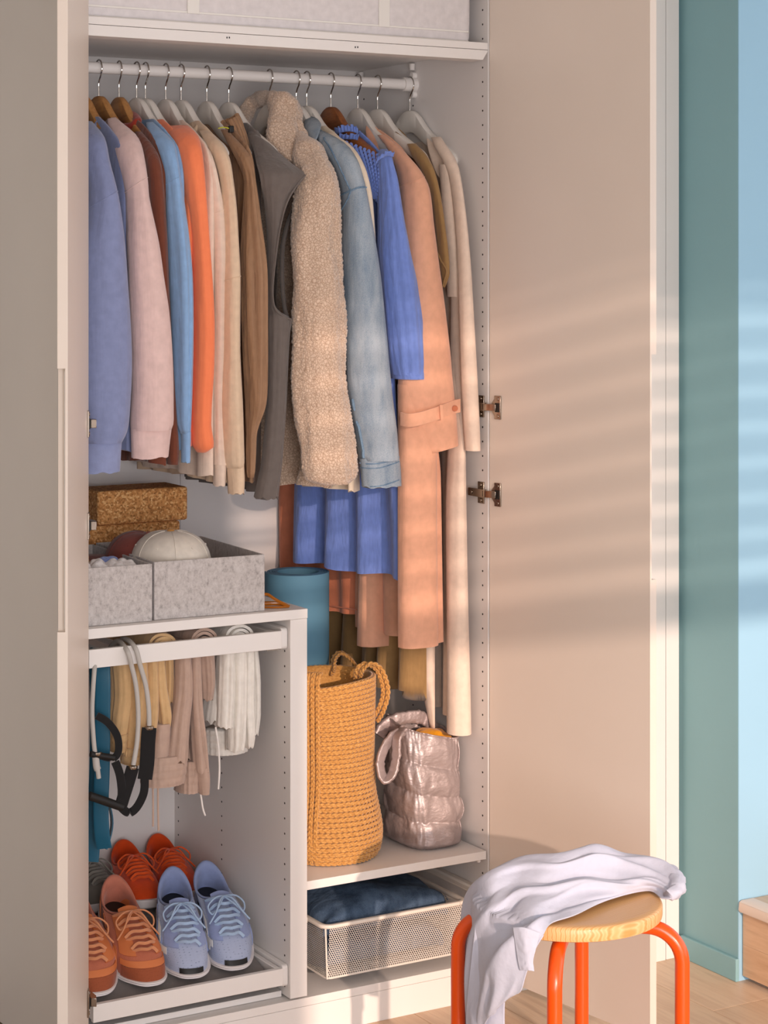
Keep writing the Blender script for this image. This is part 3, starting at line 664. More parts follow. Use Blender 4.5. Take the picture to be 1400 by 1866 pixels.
s = obj('sleeve', strip(rows, ny=70, nk=48, ry=.045, fold=.05, ff=4, seed=21, tilt=.24), M['trench'], t, ang=80)
obj('shoulder_seam', seam_ring(rows, 332, .35, ry=.045, fold=.05, ff=4, seed=21), M['trench'], s)
strap = [[PY(x, y+dy, Y) for x, y, Y in ((731, 754, .02), (745, 757, -.008), (765, 754, -.016), (785, 748, -.016), (805, 741, -.008), (822, 734, .008), (838, 730, .02))] for dy in (-3, 5, 13, 21)]
sp_ = obj('cuff_strap', G().grid([spline(r, 4) for r in strap], .004), M['trench'], s, ang=60)
c = PY(829, 744, .008); obj('button', G().lathe([(.0005, .0025), (.004, .003), (.0065, .002), (.0068, 0), (.006, -.002)], 0, 0, 16).xf(Matrix.Translation(c+Vector((-.002, -.004, 0))) @ Matrix.Rotation(math.radians(-30), 4, 'Z') @ Matrix.Rotation(math.radians(90), 4, 'X')), M['terra'], s)
obj('strap_loop', G().tube([PY(803, 738, -.014), PY(804, 750, -.016), PY(805, 764, -.014)], 1, 8, flat=(.004, .0035)), M['trench'], s)
cl = [[PY(x, y, Y) for x, y, Y in r] for r in (((668, 218, .27), (665, 236, .255), (668, 256, .24)), ((681, 226, .245), (677, 246, .23), (682, 268, .215)), ((696, 240, .215), (692, 260, .205), (700, 284, .19)), ((708, 254, .185), (706, 274, .18), (716, 300, .165)))]
obj('collar', G().grid(cl, .004), M['trench'], t, subsurf=2, ang=180)
# olive shirt dress
t = thing('shirt_dress', (HX[14], .31, .75), 'olive linen shirt dress with a short rolled sleeve', 'dress', CLOTHES)
obj('body', body([(240, 722, .22, 690, .38), (262, 750, .18, 670, .46), (300, 775, .14, 655, .52), (360, 785, .12, 650, .54), (800, 772, .13, 640, .53), (1000, 768, .12, 622, .54), (1200, 766, .115, 608, .55), (1272, 765, .115, 606, .55)], ny=60, nk=140, fold=.024, nf=4.5, seed=22.3, t=.02, hem=.03), M['olive'], t, ang=80)
s = obj('sleeve', strip([(262, 742, 758, .15), (285, 752, 779, .12), (315, 770, 793, .09), (360, 785, 804, .08), (429, 794, 814, .07), (470, 797, 819, .065), (498, 802, 820, .065), (515, 806, 815, .065), (524, 807, 811, .065)], ny=40, nk=30, ry=.03, fold=.1, seed=23), M['olive'], t, ang=80)
stitch('rolled_hem', [(262, 742, 758, .15), (285, 752, 779, .12), (315, 770, 793, .09), (360, 785, 804, .08), (429, 794, 814, .07), (470, 797, 819, .065), (498, 802, 820, .065), (515, 806, 815, .065), (524, 807, 811, .065)], ((798, 461), (806, 478), (814, 492), (811, 508), (808, 522)), .0024, M['olive'], s, ry=.03, fold=.1, seed=23)
cl = [[PY(x, y, Y) for x, y, Y in r] for r in (((722, 230, .28), (712, 240, .27), (708, 252, .26)), ((732, 236, .25), (723, 250, .24), (722, 266, .23)), ((744, 250, .22), (736, 262, .21), (738, 280, .2)), ((748, 262, .2), (742, 274, .195), (744, 290, .185)))]
obj('collar', G().grid(cl, .003), M['olive'], t, subsurf=2, ang=180)
# cream coat
t = thing('long_coat', (HX[15]-.02, .2, .7), 'long cream coat hanging nearest the right panel', 'coat', CLOTHES)
obj('body', body([(256, 785, .22, 745, .36), (290, 805, .18, 735, .42), (320, 815, .15, 730, .46), (400, 822, .13, 728, .47), (700, 826, .12, 735, .44), (900, 830, .11, 750, .4), (1200, 832, .10, 762, .36), (1305, 832, .1, 765, .35)], ny=60, nk=90, fold=.014, nf=3, seed=24.2, t=.018, hem=.01), M['coat'], t, ang=80)
s = obj('sleeve', strip([(250, 786, 804, .18), (267, 792, 815, .15), (291, 806, 831, .11), (322, 818, 840, .08), (394, 828, 850, .055), (480, 834, 858, .04), (543, 836, 862, .032), (611, 838, 866, .026), (680, 840, 870, .022), (783, 845, 875, .019), (821, 848, 876, .018)], ny=60, nk=30, ry=.02, fold=.05, seed=25), M['coat'], t, ang=80)
obj('cape_flap', strip([(300, 800, 822, .12), (380, 806, 832, .1), (460, 812, 836, .09), (541, 815, 836, .085)], ny=30, nk=24, ry=.02, fold=.05, seed=26), M['coat'], t, ang=80)
obj('front_panel', strip([(500, 822, 846, .08), (760, 818, 848, .07), (929, 812, 850, .06), (1100, 813, 853, .06), (1250, 814, 857, .06), (1336, 815, 859, .06)], ny=50, nk=40, ry=.03, fold=.06, seed=27), M['coat'], t, ang=80)
obj('front_panel', strip([(900, 778, 802, .16), (1100, 770, 796, .15), (1190, 765, 793, .15), (1240, 766, 793, .15), (1290, 776, 793, .15), (1328, 785, 793, .15)], ny=40, nk=30, ry=.02, fold=.05, seed=28), M['coat'], t, ang=80)
cl = [[PY(x, y, Y) for x, y, Y in r] for r in (((780, 238, .25), (776, 250, .23), (780, 276, .2), (790, 305, .17)), ((793, 244, .225), (790, 262, .2), (794, 290, .17), (800, 328, .145)), ((806, 254, .2), (806, 270, .18), (810, 300, .15), (806, 326, .135)), ((813, 266, .18), (815, 285, .155), (817, 305, .14), (810, 322, .13)))]
obj('lapel', G().grid(cl, .004), M['coat'], t, subsurf=2, ang=180)
# ---------------------------------------------------------------- white fabric storage case on the upper shelf
M['case'] = fabric('white_case_fabric', 'DCD6D6', wr=.25, wscale=(12, 12, 12), weave=600, sheen=.1)
xr = PY(860, 40, .02).x
t = thing('storage_case', (xr/2+XL/2, .26, 2.1175), 'white fabric storage case on the upper shelf', 'storage case')
rings = []
for z, i_ in ((2.1178, .008), (2.1205, .002), (2.128, 0), (2.2, -.001), (2.3, 0), (2.325, .002), (2.332, .02)):
    r = .018; x0, x1, y0_, y1_ = XL+.005+i_, xr-i_, .018+i_, .52-i_; ring = []
    for cx_, cy_, a0 in ((x1-r, y0_+r, -90), (x1-r, y1_-r, 0), (x0+r, y1_-r, 90), (x0+r, y0_+r, 180)):
        for k in range(5):
            a = math.radians(a0+22.5*k); ring.append((cx_+r*math.cos(a), cy_+r*math.sin(a), z))
    rings.append(ring)
obj('case_body', G().loft(rings), M['case'], t)
obj('piping', G().tube([(XL+.02, .0165, 2.1405), (xr-.012, .0165, 2.1405), (xr-.001, .03, 2.1405), (xr-.001, .5, 2.1405)], 1, 8, flat=(.0022, .0012)), M['label_white'], t)
obj('piping', G().tube([(XL+.02, .0165, 2.1195), (xr-.012, .0165, 2.1195), (xr-.001, .03, 2.1195)], .0016, 8), M['label_white'], t)
for px in (352, 700):
    c = PY(px, 20, .016); obj('strap', G().box(c.x-.0135, c.x+.0135, .0135, .0172, 2.138, 2.322), M['label_white'], t, bevel=.001)

# ---------------------------------------------------------------- grey felt boxes
def felt():
    k = NT('grey_felt'); b = k.b; b.inputs['Roughness'].default_value = .95; b.inputs['Sheen Weight'].default_value = .2
    n = k.noise(1, 6, k.co((110, 110, 80)), .78); col = k.ramp(n, [(.3, lin('8F8986')), (.46, lin('B9B2AF')), (.62, lin('CAC4C1'))]); k.l(col, b.inputs['Base Color'])
    k.bump(k.noise(900, 2), .35, .0006); return k.mat
M['felt'] = felt()
def felt_box(label, c00, c10, depth, h, z0=.9025, w=.004):
    """c00, c10 front corners on the shelf"""
    a, b = Vector((c00[0], c00[1], 0)), Vector((c10[0], c10[1], 0)); ux = (b-a); W = ux.length; ux.normalize(); uy = Vector((-ux.y, ux.x, 0))
    Mx = Matrix(((ux.x, uy.x, 0, a.x), (ux.y, uy.y, 0, a.y), (0, 0, 1, z0), (0, 0, 0, 1)))
    mid = Mx @ Vector((W/2, depth/2, 0)); t = thing('felt_box', mid, label, 'box', 'grey felt boxes on the cabinet shelf')
    for nm, q in (('front_wall', (0, W, 0, w, .0, h)), ('back_wall', (0, W, depth-w, depth, 0, h)), ('side_wall', (0, w, w, depth-w, 0, h)), ('side_wall', (W-w, W, w, depth-w, 0, h)), ('base', (w, W-w, w, depth-w, 0, .004))):
        obj(nm, G().box(*q, Mx), M['felt'], t, smooth=False, bevel=.0012)
    return Mx, W
MB1, W1 = felt_box('grey felt box with baseball caps in it', (-.7955, .022), (-.549, .012), .34, .118)
MB2, W2 = felt_box('grey felt box with socks in it behind the left door', (-.9615, .022), (-.8025, .016), .34, .116)
# things in the boxes
def fuzz(name, h): return fabric(name, h, weave=500, wb=.9, wr=.4, mottle=120)
M['sock_white'] = fuzz('white_terry', 'E9E4E2'); M['sock_blue'] = fuzz('blue_terry', '8496D2'); M['sock_yellow'] = fuzz('mustard_rib', 'B77F22'); M['sock_teal'] = fuzz('blue_sock', '5F83A8')
def lump(c, rx, ry, rz, amp, sc, seed, n=28):
    g = G().ball((0, 0, 0), rx, ry, rz, n)
    g.v = [v*(1+amp*nz(v.x*sc+seed, v.y*sc, v.z*sc))+Vector(c) for v in g.v]; return g
def rolled(c, r, L, az, turns=2.5):
    """a rolled-up sock: spiral ribbon"""
    pts = []; d = Vector((math.cos(az), math.sin(az), 0)); s_ = Vector((-d.y, d.x, 0)); rows = [[], []]
    for k in range(40):
        a = k/39*turns*2*math.pi; rr = lerp(.25*r, r, k/39)
        p = Vector(c)+s_*(rr*math.cos(a))+Vector((0, 0, rr*math.sin(a))); rows[0].append(p-d*L/2); rows[1].append(p+d*L/2)
    rows = [rows[0], [a.lerp(b, .5)*1 for a, b in zip(*rows)], rows[1]]
    return G().grid(rows, r*.32)
zb = .985
for lab, mt, x, y, z, r, sc in (('mustard yellow rolled sock in the left felt box', 'sock_yellow', -.930, .13, 1.014, .030, 0), ('blue terry rolled sock in the left felt box', 'sock_blue', -.856, .12, 1.004, .024, 0)):
    g = lump((x, y, z), r*1.25, r*1.1, r*.85, .25, 60, x*9)
    o = thing('rolled_sock', (x, y, z-r), lab, 'sock', 'rolled socks in the felt box'); obj('sock', g, M[mt], o)
    obj('sock_cuff', G().tube([(x-r*.9, y-r*.5, z+r*.3), (x, y-r*.75, z+r*.72), (x+r*.9, y-r*.4, z+r*.35)], r*.22, 10), M[mt], o)
for i, x in enumerate((-.935, -.895, -.862, -.832)):
    g = lump((x, .075+.01*(i % 2), .999-.001*i), .024, .035, .027, .25, 70, i*3)
    obj('white_sock', g, M['sock_white'], label=('white terry sock tucked against the left door', 'white terry sock in front of the mustard sock', 'white terry sock in front of the blue terry sock', 'white terry sock in the right front corner of its box')[i], cat='sock', group='rolled socks in the felt box')
obj('rolled_sock', lump((-.945, .22, .985), .026, .045, .045, .2, 50, 3), M['sock_teal'], label='steel blue sock at the back of the left felt box', cat='sock', group='rolled socks in the felt box')
# support: folded cloth under the socks
obj('folded_towel', G().box(-.955, -.81, .03, .33, .9075, .974), M['sock_white'], label='folded white towel lying under the socks in the left felt box', cat='towel', bevel=.012)
# caps
M['cap_white'] = fabric('cap_twill', 'DCD3C6', wr=.15, weave=700); M['cap_red'] = fabric('cap_maroon', '7C4038', wr=.2); M['cap_pink'] = fabric('cap_salmon', 'B06458'); M['cap_tan'] = fabric('cap_button', 'B98240')
def cap(label, c, r, h, m, bm, yaw, tilt, eye=True):
    t = thing('baseball_cap', c, label, 'cap', 'baseball caps in the felt box')
    Mx = Matrix.Translation(c) @ Matrix.Rotation(yaw, 4, 'Z') @ Matrix.Rotation(tilt, 4, 'Y')
    prof = lambda a: (math.cos(a)**.75, math.sin(a)**.9)
    rings = []
    for j in range(15):
        a = j/15*math.pi/2*.985; rr, zz = prof(a)
        rings.append([Mx @ Vector((r*1.12*rr*math.cos(2*math.pi*k/48), r*rr*math.sin(2*math.pi*k/48), h*zz)) for k in range(48)])
    obj('crown', G().loft(rings, True, True), m, t, ang=80)
    for k in range(6):
        b_ = math.radians(60*k+30); pts = []
        for j in range(15):
            a = j/15*math.pi/2; rr, zz = prof(a); pts.append(Mx @ Vector((r*1.125*rr*math.cos(b_), r*1.005*rr*math.sin(b_), h*zz*1.005)))
        obj('panel_seam', G().tube(pts, .0009, 6), m, t)
        if eye:
            b2 = math.radians(60*k); a = .62; rr, zz = prof(a); p = Mx @ Vector((r*1.125*rr*math.cos(b2), r*1.005*rr*math.sin(b2), h*zz))
            n_ = (p-Vector(c)).normalized(); obj('eyelet', G().tube([p-n_*.001, p+n_*.0012], .0022, 10), m, t)
    obj('top_button', G().ball(Mx @ Vector((0, 0, h)), .008, .008, .004, 12), bm, t)
    rows = []
    for j in range(9):
        f_ = j/8; row = []
        for i in range(17):
            a = math.radians(-62+124*i/16); rr = 1+.62*f_*math.cos(math.radians(-62+124*i/16))**.6
            row.append(Mx @ Vector((r*1.12*rr*math.cos(a), r*rr*math.sin(a), .004-.018*f_*abs(math.sin(a))**1.5-.012*f_)))
        rows.append(row)
    obj('brim', G().grid(rows, .003), m, t, ang=80)
cc = PY(313, 1026, .12)
cap('off-white baseball cap with tan button in the felt box', (cc.x, .125, .994), .082, .074, M['cap_white'], M['cap_tan'], math.radians(100), 0)
cap('maroon baseball cap tucked behind the off-white cap', (cc.x-.03, .21, .985), .072, .072, M['cap_red'], M['cap_pink'], math.radians(150), math.radians(-14))

# ---------------------------------------------------------------- cork blocks
def cork():
    k = NT('cork'); b = k.b; b.inputs['Roughness'].default_value = .9
    v = k.n('ShaderNodeTexVoronoi', Scale=260.0); k.l(k.co(), v.inputs['Vector'])
    rgb = k.n('ShaderNodeSeparateColor'); k.l(v.outputs['Color'], rgb.inputs[0])
    col = k.ramp(rgb.outputs[0], [(0, lin('9A6638')), (.3, lin('C4854A')), (.7, lin('D99B5C')), (1, lin('EDBE82'))]); k.l(col, b.inputs['Base Color'])
    k.bump(v.outputs['Distance'], .4, .001); return k.mat
M['cork'] = cork()
def block(label, x0, x1, y0_, z0, rot=0, d=.12, h=.075):
    g = G().box(x0, x1, y0_, y0_+d, z0, z0+h, )
    c = Vector(((x0+x1)/2, y0_+d/2, 0)); g.xf(Matrix.Translation(c) @ Matrix.Rotation(math.radians(rot), 4, 'Z') @ Matrix.Translation(-c))
    return obj('cork_block', g, M['cork'], label=label, cat='yoga block', group='cork yoga blocks on the cabinet shelf', bevel=.006)
block('cork yoga block lying on top of its stack', -.763, -.546, .395, 1.052+.0005, 0)
block('cork yoga block second from the top of its stack', -.787, -.566, .392, .977+.0003, 1)
block('cork yoga block at the bottom of its stack behind the felt boxes', -.775, -.555, .394, .9022, 0)

# ---------------------------------------------------------------- sunglasses
k_ = NT('amber_plastic'); k_.b.inputs['Base Color'].default_value = lin('C9761A'); k_.b.inputs['Roughness'].default_value = .15; k_.b.inputs['Transmission Weight'].default_value = .35
M['amber'] = k_.mat
t = thing('sunglasses', (-.515, .04, .9022), 'amber plastic sunglasses lying on the cabinet shelf corner', 'sunglasses')
for nm, yo in (('temple', .0), ('temple', .022)):
    obj(nm, G().tube(spline([(-.548, .062+yo, .9045), (-.53, .058+yo*.8, .908), (-.505, .05+yo*.6, .9085), (-.485, .038+yo*.4, .906)], 6), 1, 8, flat=(.0035, .0016)), M['amber'], t)
lens = [(-.548, .05, .905), (-.542, .043, .928), (-.53, .038, .932), (-.516, .03, .922), (-.5, .022, .912), (-.488, .018, .9055)]
obj('frame', G().tube(spline(lens, 6), 1, 8, flat=(.003, .002)), M['amber'], t)
obj('lower_rim', G().tube(spline([(-.488, .018, .9055), (-.51, .028, .9045), (-.53, .04, .9045), (-.548, .05, .905)], 6), .0022, 8), M['amber'], t)

# ---------------------------------------------------------------- pull-out trouser rack
t = thing('trouser_rack', (-.73, .25, .81), 'white pull-out trouser rack under the cabinet shelf', 'trouser rack')
obj('front_bar', G().box(-.946, -.515, .0, .012, .8225, .8595), M['white'], t, bevel=.001)
obj('side_bar', G().box(-.530, -.517, .0125, .5, .826, .856), M['white'], t, bevel=.001)
obj('side_bar', G().box(-.946, -.934, .0125, .5, .826, .856), M['white'], t, bevel=.001)
obj('back_bar', G().box(-.934, -.531, .487, .5, .826, .856), M['white'], t, bevel=.001)
def rrect(y0_, y1_, z0, z1, r):
    out = []
    for cy_, cz, a0 in ((y1_-r, z1-r, 0), (y0_+r, z1-r, 90), (y0_+r, z0+r, 180), (y1_-r, z0+r, 270)):
        for k in range(5):
            a = math.radians(a0+22.5*k); out.append((cy_+r*math.cos(a), cz+r*math.sin(a)))
    return out
obj('slide_rail', G().prism(rrect(.006, .5, .819, .864, .008), 'x', -.513, -.4985), M['white'], t, bevel=.001)
obj('slide_clip', G().box(-.545, -.513, .008, .012, .8185, .8222), M['chrome'], t)
for x in (-.895, -.84, -.765, -.68, -.6):
    obj('rung', G().tube([(x, .013, .842), (x, .487, .842)], .0055, 12), M['white'], t)
M['latex_grey'] = paint('grey_latex', 'B9B4AE', .5); M['latex_teal'] = paint('teal_latex', '115670', .45); M['webbing'] = fabric('black_webbing', '1B1A1B', wr=.05, weave=500)
M['tan'] = fabric('tan_fleece', 'D2AD7E', wr=.5); M['mauve'] = fabric('mauve_fleece', 'BCA090', wr=.5); M['offwhite'] = fabric('offwhite_fleece', 'EBE5DC', wr=.4); M['cordw'] = fabric('white_cord', 'EFE8E2', wr=.05)
def arch(xc, r, zl, zr_, y0_, y1_, seed=0, th=.006, z0=.846):
    """one layer of cloth folded over a rung: inverted U, running in depth"""
    prof = []
    for k in range(9): prof.append((xc-r-.006*math.sin(k*.8+seed), lerp(zl, z0, k/8)))
    for k in range(1, 12): a = math.pi*(1-k/12); prof.append((xc+r*math.cos(a), z0+r*.9*math.sin(a)))
    for k in range(9): prof.append((xc+r+.006*math.sin(k*.8+seed+1), lerp(z0, zr_, k/8)))
    rows = []
    for j in range(13):
        y = lerp(y0_, y1_, j/12)
        rows.append([(x+.006*nz(y*20+seed, z*9), y+.006*nz(x*30, z*12, seed), z+.004*nz(y*30, x*20, seed)) for x, z in prof])
    return G().grid(rows, th)
def trousers(name, label, mat, xc, layers, folds, bands=(), cords=(), cmat=None):
    t = thing(name, (xc, .15, .6), label, 'trousers', 'sweatpants folded over the trouser rack')
    for i, (r, zl, zr_) in enumerate(layers):
        obj('folded_layer', arch(xc, r, .836, .832, .025+.003*i, .3, i*3+xc*40), mat, t, ang=80)
    for i, rows in enumerate(folds):
        obj('leg_fold', strip([(rows[0][0]-14,)+rows[0][1:]]+rows[1:], ny=40, nk=48, ry=.03, fold=.24, ff=6.5, seed=i+xc*30, hem=.010), mat, t, ang=80)
    for rows in bands:
        g = strip(rows, ny=30, nk=64, ry=.035, fold=.04, ff=14, seed=3)
        c0 = sum((v for v in g.v), Vector())/len(g.v)
        for i, v in enumerate(g.v):
            a = math.atan2(v.y-c0.y, v.x-c0.x); w = .0014*math.sin(a*22)+.0016*abs(math.sin((v.z-c0.z)*220))
            dxy = Vector((v.x-c0.x, v.y-c0.y, 0)).normalized(); g.v[i] = v+dxy*w
        obj('waistband', g, mat, t, ang=80)
    for pts in cords:
        obj('drawstring', G().tube(spline([PY(*p) for p in pts], 6), .0021, 8), cmat or mat, t)
    return t
trousers('sweatpants', 'tan sweatpants folded over the rack', M['tan'], -.772, [(.012, .66, .65), (.020, .67, .70), (.028, .70, .69)],
    [[(1210, 200, 240, .06), (1260, 204, 244, .055), (1310, 200, 238, .05), (1352, 199, 230, .05)],
     [(1208, 232, 268, .045), (1270, 230, 270, .04), (1330, 224, 264, .04), (1374, 222, 258, .045)],
     [(1206, 258, 288, .05), (1250, 258, 290, .045), (1310, 254, 288, .04), (1360, 248, 278, .045)],
     [(1203, 276, 300, .05), (1250, 274, 304, .045), (1300, 278, 312, .045), (1322, 284, 310, .045)],
     [(1201, 292, 316, .06), (1240, 294, 316, .06), (1280, 292, 314, .06)]],
    bands=[[(1335, 202, 232, .045), (1368, 200, 228, .045)], [(1360, 222, 260, .036), (1390, 220, 256, .038)]])
trousers('sweatpants', 'mauve beige sweatpants folded over the rack with drawstrings', M['mauve'], -.682, [(.012, .6, .62), (.020, .64, .66), (.028, .66, .68)],
    [[(1202, 314, 348, .05), (1260, 312, 350, .04), (1320, 304, 344, .035), (1385, 296, 340, .035)],
     [(1330, 270, 312, .045), (1385, 262, 308, .045)],
     [(1200, 340, 366, .05), (1290, 343, 370, .035), (1350, 346, 377, .03), (1400, 350, 381, .03)],
     [(1380, 322, 358, .07), (1330, 330, 356, .07)][::-1],
     [(1198, 354, 390, .06), (1240, 360, 392, .06), (1272, 364, 388, .06)]],
    bands=[[(1374, 262, 340, .04), (1400, 259, 339, .038), (1428, 258, 334, .04)], [(1382, 322, 364, .06), (1440, 318, 362, .06)]],
    cords=[[(278, 1420, .02), (279, 1460, .02), (279, 1506, .02)], [(288, 1420, .018), (288, 1470, .018), (289, 1514, .018)]])
obj('leg_cuff', strip([(1396, 352, 381, .03), (1420, 357, 383, .03), (1446, 362, 382, .03)], ny=14, nk=28, ry=.025, fold=.06, seed=2), M['mauve'], bpy.data.objects['sweatpants.001'], ang=60)
obj('drawstring', G().tube(spline([PY(365, 1440, .035), PY(367, 1455, .033), PY(370, 1474, .032), PY(374, 1486, .032)], 6), .0019, 8), M['cordw'], bpy.data.objects['sweatpants.001'])
trousers('sweatpants', 'off-white sweatpants folded over the right end of the rack', M['offwhite'], -.598, [(.012, .66, .66), (.021, .68, .66), (.030, .7, .67)],
    [[(1203, 382, 410, .09), (1260, 374, 406, .08), (1312, 368, 400, .08)],
     [(1200, 394, 428, .05), (1260, 392, 428, .045), (1322, 390, 424, .045)],
     [(1197, 414, 450, .045), (1270, 414, 450, .04), (1340, 411, 448, .04), (1364, 411, 444, .042)],
     [(1194, 436, 464, .05), (1270, 434, 462, .045), (1340, 438, 464, .04), (1360, 442, 462, .042)],
     [(1190, 450, 470, .065), (1240, 454, 475, .06), (1300, 456, 475, .06), (1336, 454, 470, .06)]],
    bands=[[(1325, 374, 448, .1), (1370, 376, 450, .1)]], cords=[[(393, 1325, .035), (398, 1360, .034), (400, 1400, .034), (398, 1438, .034)]], cmat=M['cordw'])

# ---------------------------------------------------------------- exercise bands on the rack
t = thing('resistance_tube', (-.88, .06, .6), 'grey resistance tube with black webbing handles on the rack', 'exercise band')
def tb(name, pts, r, mat, n=6): return obj(name, G().tube(spline([PY(*p) for p in pts], n), r, 10), mat, t)
tb('tube', [(196, 1186, .12), (214, 1168, .06), (232, 1186, .0-.012), (240, 1214, -.012), (248, 1250, -.013), (252, 1300, -.014), (250, 1350, -.014), (243, 1394, -.014)], .0050, M['latex_grey'])
tb('tube', [(206, 1180, .13), (226, 1164, .06), (246, 1180, -.008), (256, 1214, -.014), (266, 1250, -.016), (271, 1290, -.018), (272, 1322, -.018)], .0050, M['latex_grey'])
tb('tube', [(176, 1190, .05), (172, 1222, -.004), (168, 1290, -.006), (170, 1340, -.008), (173, 1372, -.008)], .0047, M['latex_grey'])
tb('tube_end', [(174, 1376, -.008), (176, 1396, -.008), (178, 1402, -.008)], .0072, M['latex_grey']); tb('tube_end', [(178, 1402, -.008), (180, 1418, -.008)], .0048, M['latex_grey'])
for p in ((272, 1326, -.018), (242, 1398, -.014), (176, 1373, -.008)):
    c = PY(*p); obj('grommet', G().lathe([(.009, c.z-.003), (.0102, c.z), (.009, c.z+.003)], c.x, c.y, 16), M['nickel'], t)
def web(pts, w, n=8):
    pts = spline([PY(*p) for p in pts], n)
    ws = [w]*len(pts)
    return obj('webbing_strap', G().tube(pts, ws, 12, flat=(1.0, .0012/w), up=(RT.x*.94+FW.x*.3, RT.y*.94+FW.y*.3, .12)), M['webbing'], t, ang=50)
web([(272, 1326, -.020), (270, 1350, -.022), (268, 1390, -.022), (264, 1420, -.022)], .0150)
web([(264, 1418, -.022), (262, 1445, -.022), (250, 1470, -.022), (236, 1481, -.020), (224, 1474, -.018), (214, 1460, -.016)], .0085)
web([(242, 1398, -.016), (234, 1425, -.017), (226, 1450, -.018), (220, 1470, -.018)], .0130)
web([(210, 1388, -.012), (218, 1410, -.014), (222, 1440, -.016), (220, 1468, -.017)], .0085)
web([(176, 1304, -.004), (196, 1316, -.008), (213, 1340, -.012), (216, 1368, -.012), (205, 1382, -.010), (180, 1376, -.008)], .0075)
g = G().tube([PY(163, 1450, -.012), PY(223, 1471, -.014)], .0085, 16); obj('handle_grip', g, M['black'], t)
g = G().tube([PY(165, 1374, -.01), PY(208, 1381, -.012)], .0062, 14); obj('handle_grip', g, M['black'], t)
t = thing('latex_band', (-.92, .06, .47), 'wide teal latex exercise band hanging at the left of the rack', 'exercise band')
def ribbon(pts, w, name='band_loop'):
    pts = spline([PY(*p) for p in pts], 8)
    return obj(name, G().tube(pts, 1, 12, flat=(w, .0016), up=(RT.x, RT.y, 0)), M['latex_teal'], t, ang=50)
ribbon([(178, 1182, .09), (184, 1190, .05), (187, 1230, .03), (187, 1300, .03), (186, 1400, .03), (184, 1470, .03), (186, 1520, .03), (190, 1546, .034)], .0155)
ribbon([(178, 1182, .09), (176, 1200, .115), (178, 1300, .1), (176, 1420, .09), (170, 1520, .085), (166, 1570, .085)], .0155)
rows = []
for a in range(15):
    f_ = a/14; yy = lerp(1452, 1548, f_); bulge = 11*math.sin(math.pi*min(1, f_*1.02))
    rows.append([PY(193+bulge+2, yy, .03), PY(193+bulge+1, yy, .05), PY(192+bulge*.9, yy-1, .075)])
obj('band_loop', G().grid(rows, .0022), M['latex_teal'], t, ang=80)

# ---------------------------------------------------------------- rolled mat, bags
M['mat'] = paint('mat_blue', '5D8CA5', .75, var=.08); 
xm = PY(542, 1040, .35).x
t = thing('yoga_mat', (xm, .35, .327), 'blue rolled yoga mat standing behind the jute bag', 'yoga mat')
r0 = .0735; pts = []
for k in range(240):
    a = k/239*2*math.pi*4.3; pts.append((r0-.0062*a/(2*math.pi), a+2.6))
zt = PY(542, 1041, .35).z
rows = []
for z in (.3275, .33, zt-.002, zt):
    rows.append([(xm+r*math.cos(a), .35+r*math.sin(a), z) for r, a in pts])
obj('mat_roll', G().grid(rows, .0052), M['mat'], t, ang=50)

def jute_mat():
    k = NT('jute'); b = k.b; b.inputs['Roughness'].default_value = .7; b.inputs['Sheen Weight'].default_value = .3
    n = k.noise(1, 4, k.co((180, 180, 300)), .7)
    col = k.ramp(n, [(.3, lin('A8722F')), (.5, lin('C48C44')), (.7, lin('D9A860'))]); k.l(col, b.inputs['Base Color'])
    k.bump(n, .2, .0006); return k.mat
M['jute'] = jute_mat()
def braid(u, v):
    """height of plaited rows: u across rows (row units), v along (stitch units)"""
    row = math.floor(u); fu = u-row
    s_ = v+(.42*abs(fu-.5)*2)+.37*row
    fs = s_-math.floor(s_)
    return math.sin(math.pi*fu)**.6*(.55+.45*math.sin(math.pi*fs)**.7)*(1-.35*math.exp(-((fu-.5)*9)**2))
JC = (-.312, .166)
t = thing('jute_bag', (JC[0], JC[1], .327), 'tall braided jute bag standing on the lower shelf', 'bag')
prof = [(.3272, .085), (.330, .102), (.345, .113), (.38, .117), (.42, .111), (.47, .101), (.54, .098), (.62, .1), (.69, .1015), (.722, .102)]
def jpt(a, z, dr=0, dz=0):
    r = table(prof, z)[0]+dr+.003*nz(math.cos(a)*2, math.sin(a)*2, z*7); f_ = (z-.3272)/.395
    return Vector((JC[0]+r*math.cos(a), JC[1]+r*math.sin(a)*1.02, z+dz-.012*math.exp(-((math.sin((a-3.9)/2))*3)**2)*f_**3))
NA = 72
rings = [[jpt(2*math.pi*k/NA, lerp(.3272, .722, j/40), -.0035) for k in range(NA)] for j in range(41)]
inner = [[(JC[0]+(p.x-JC[0])*.95, JC[1]+(p.y-JC[1])*.95, p.z-dz) for p in rings[-1]] for dz in (0, .02, .1, .3)]
obj('bag_body', G().loft(rings+inner, True, True), M['jute'], t, ang=180)
NROW, NPER, PPP = 38, 19, 11
pit = .3935/NROW
for q in range(NROW):      # each plaited row of the coil: three interlaced strands
    g = G(); z0 = .3285+pit*(q+.5); ph0 = q*2.4
    for st in range(3):
        ps = 2*math.pi*st/3; path = []
        for k in range(NPER*PPP+1):
            a = 2*math.pi*k/(NPER*PPP); tt = a*NPER+ps+ph0
            path.append(jpt(a, z0, .0016*math.sin(2*tt)-.0003, pit*.27*math.sin(tt)))
        g.tube(path, .0030, 5, cap=False, up=(0, 0, 1))
    obj('plait', g, M['jute'], t, ang=180, kind=None)
